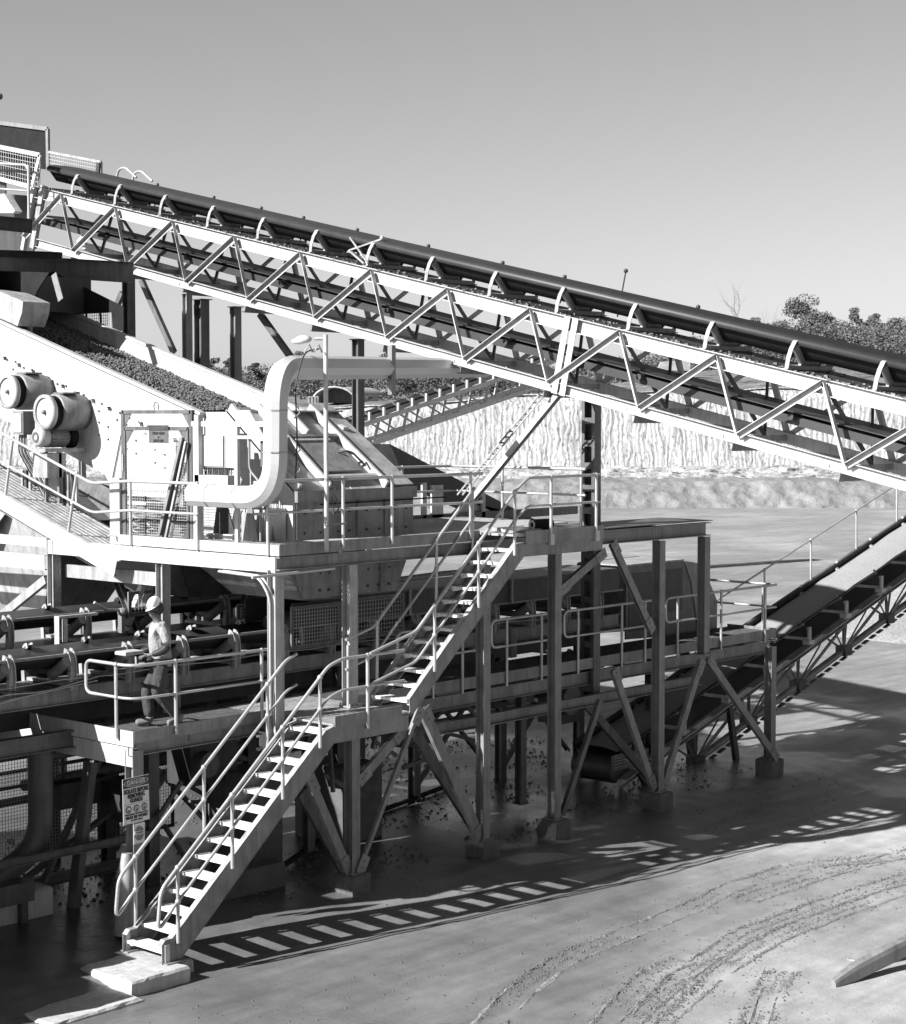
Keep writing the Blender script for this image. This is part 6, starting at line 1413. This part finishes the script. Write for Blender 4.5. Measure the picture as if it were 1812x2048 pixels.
# body: one continuous surface
skin('body', [
 [(0, 0, .95, .13), (.01, 0, 1.12, .12), (.02, 0, 1.30, .14), (.03, 0, 1.46, .11), (.045, 0, 1.555, .058), (.07, 0, 1.62, .06), (.095, 0, 1.68, .082), (.10, 0, 1.755, .088), (.09, 0, 1.80, .06)],
 [(0, 0, .95, .13), (.02, .09, .88, .09), (.1, .1, .52, .062), (-.1, .1, .32, .055), (-.25, .1, .13, .042), (-.17, .1, .06, .04), (-.07, .11, .045, .035)],
 [(0, 0, .95, .13), (.03, -.09, .88, .09), (.2, -.1, .52, .062), (.17, -.1, .3, .052), (.15, -.1, .12, .042), (.23, -.1, .06, .04), (.34, -.1, .04, .035)],
 [(.03, 0, 1.46, .11), (.02, .17, 1.47, .06), (-.03, .235, 1.33, .05), (-.05, .25, 1.19, .042), (.09, .235, 1.12, .037), (.22, .18, 1.08, .026), (.27, .165, 1.08, .03)],
 [(.03, 0, 1.46, .11), (.02, -.17, 1.47, .06), (.02, -.23, 1.33, .05), (.04, -.245, 1.2, .042), (.18, -.2, 1.12, .036), (.3, -.13, 1.09, .026), (.35, -.12, 1.09, .03)],
 # fingers and thumbs, left then right hand
 [(.27, .165, 1.08, .03), (.315, .145, 1.075, .011), (.35, .135, 1.06, .009), (.36, .13, 1.04, .008)],
 [(.27, .165, 1.08, .03), (.318, .158, 1.07, .011), (.352, .152, 1.055, .009), (.36, .148, 1.032, .008)],
 [(.27, .165, 1.08, .03), (.315, .172, 1.065, .011), (.345, .17, 1.045, .009), (.35, .168, 1.025, .008)],
 [(.27, .165, 1.08, .03), (.305, .186, 1.06, .010), (.33, .186, 1.04, .008), (.335, .184, 1.025, .007)],
 [(.22, .18, 1.08, .026), (.26, .15, 1.105, .012), (.29, .138, 1.11, .010)],
 [(.35, -.12, 1.09, .03), (.395, -.10, 1.085, .011), (.43, -.09, 1.07, .009), (.44, -.088, 1.05, .008)],
 [(.35, -.12, 1.09, .03), (.398, -.115, 1.08, .011), (.432, -.11, 1.06, .009), (.44, -.108, 1.04, .008)],
 [(.35, -.12, 1.09, .03), (.395, -.13, 1.075, .011), (.425, -.13, 1.055, .009), (.43, -.128, 1.035, .008)],
 [(.35, -.12, 1.09, .03), (.385, -.145, 1.07, .010), (.41, -.145, 1.05, .008), (.415, -.143, 1.035, .007)],
 [(.3, -.13, 1.09, .026), (.34, -.10, 1.115, .012), (.37, -.09, 1.12, .010)],
 # nose, chin, ears
 [(.10, 0, 1.755, .088), (.175, 0, 1.735, .02), (.198, 0, 1.72, .013)],
 [(.095, 0, 1.68, .082), (.165, 0, 1.66, .028)],
 [(.10, 0, 1.755, .088), (.08, .095, 1.745, .016), (.07, .1, 1.765, .014)], [(.10, 0, 1.755, .088), (.08, -.095, 1.745, .016), (.07, -.1, 1.765, .014)],
], M['skin'], man)
skin('shirt', [
 [(-.02, 0, .84, .165, .18), (0, 0, 1.0, .165, .175), (.02, 0, 1.15, .165, .175), (.03, 0, 1.32, .175, .185), (.03, 0, 1.47, .135, .16), (.05, 0, 1.55, .085)],
 [(.03, 0, 1.47, .135, .16), (.02, .175, 1.475, .085), (-.035, .245, 1.32, .075), (-.045, .25, 1.24, .078)],
 [(.03, 0, 1.47, .135, .16), (.02, -.175, 1.475, .085), (.02, -.24, 1.32, .075), (.03, -.245, 1.24, .078)]], M['shirt'], man)
skin('trousers', [
 [(0, 0, .98, .145, .16), (.01, 0, .9, .15, .16), (.03, .1, .80, .108), (.1, .1, .52, .1), (-.08, .1, .34, .1), (-.22, .1, .15, .092)],
 [(.01, 0, .9, .15, .16), (.05, -.1, .80, .108), (.2, -.1, .52, .1), (.18, -.1, .32, .095), (.15, -.1, .12, .09)]], M['trouser'], man)
for nm, ch in (('boot', [[(-.27, .1, .2, .06), (-.25, .1, .09, .07), (-.17, .1, .065, .062), (-.05, .11, .055, .052)]]), ('boot', [[(.15, -.1, .19, .06), (.15, -.1, .08, .07), (.24, -.1, .06, .062), (.38, -.1, .052, .052)]])): skin(nm, ch, M['boot'], man)
for v_, u_ in ((.245, -.045), (-.24, .05)):
    skin('forearm_guard', [[(u_-.01, v_, 1.24, .07), (u_+.02, v_, 1.17, .075), (u_+.12, v_*.96, 1.125, .06), (u_+.22, v_*.8, 1.095, .042)]], M['hair'], man)
mb = MB(); mb.tube([pj(.02+.18*math.cos(a), .19*math.sin(a), .99) for a in [i*math.pi/10 for i in range(20)]], .028, 6, closed=True); mb.build('tool_belt', M['hair'], man)
skin('tool_pouch', [[(.15, .06, 1.06, .075, .12), (.17, .06, .9, .07, .12)]], M['hair'], man)
for u0, v0, zz in ((.06, .1, .46), (.2, -.1, .62)):
    mb = MB(); mb.tube([pj(u0-.01+.1*math.cos(a), v0+.095*math.sin(a), zz+.02*math.cos(a)) for a in [i*math.pi/8 for i in range(16)]], .014, 5, closed=True); mb.build('knee_strap', M['hair'], man)
mb = MB(); mb.ball(pj(.06, 0, 1.755), .108, 16, (1.05, 1.0, 1.05)); mb.build('hair', M['hair'], man)
M['helmet'] = mat('hard_hat_shell', .85, .04, .3, streak=False, bump=0)
mb = MB(); o = pj(.095, 0, 1.80); tilt = V(-.93, 0, -.36).normalized(); upn = V(-.36, 0, .93).normalized(); vs = []; n = 20
for i in range(9):
    th = math.pi/2*i/8; 
    for k in range(n): a = 2*math.pi*k/n; vs.append(o+tilt*.142*math.cos(a)*math.cos(th)+LF*.125*math.sin(a)*math.cos(th)+upn*.135*math.sin(th))
mb.add(vs, [(i*n+k, i*n+(k+1) % n, (i+1)*n+(k+1) % n, (i+1)*n+k) for i in range(8) for k in range(n)], True)
br = []
for k in range(n): a = 2*math.pi*k/n; e_ = 1.06+.22*max(0, math.cos(a))**2; br.append((o+tilt*.142*math.cos(a)+LF*.125*math.sin(a), o+tilt*.142*e_*math.cos(a)+LF*.125*1.06*math.sin(a)-upn*.012))
mb.add([p for q_ in br for p in q_], [(2*k, 2*k+1, 2*((k+1) % n)+1, 2*((k+1) % n)) for k in range(n)], True)
mb.build('hard_hat', M['helmet'], man)
for s_ in (-1, 1):
    mb = MB(); mb.ball(pj(.178, .034*s_, 1.752), .012, 8); mb.build('eye', M['hair'], man)
mb = MB(); mb.bar(pj(.186, -.025, 1.692), pj(.186, .025, 1.692), .006, .008); mb.build('mouth', M['trouser'], man)
cbd = thing('clipboard', 'pale clipboard folder held level in the worker\'s hands', 'clipboard', pj(.45, .03, 1.1))
c = pj(.47, .02, 1.115); MB().hexa(c, V(.17, .0, -.0), V(0, .13, 0), V(0, 0, .022)).build('board', M['white2'], cbd); MB().hexa(c+V(0, 0, .026), V(.16, 0, 0), V(0, .12, 0), V(0, 0, .003)).build('paper', M['white'], cbd)
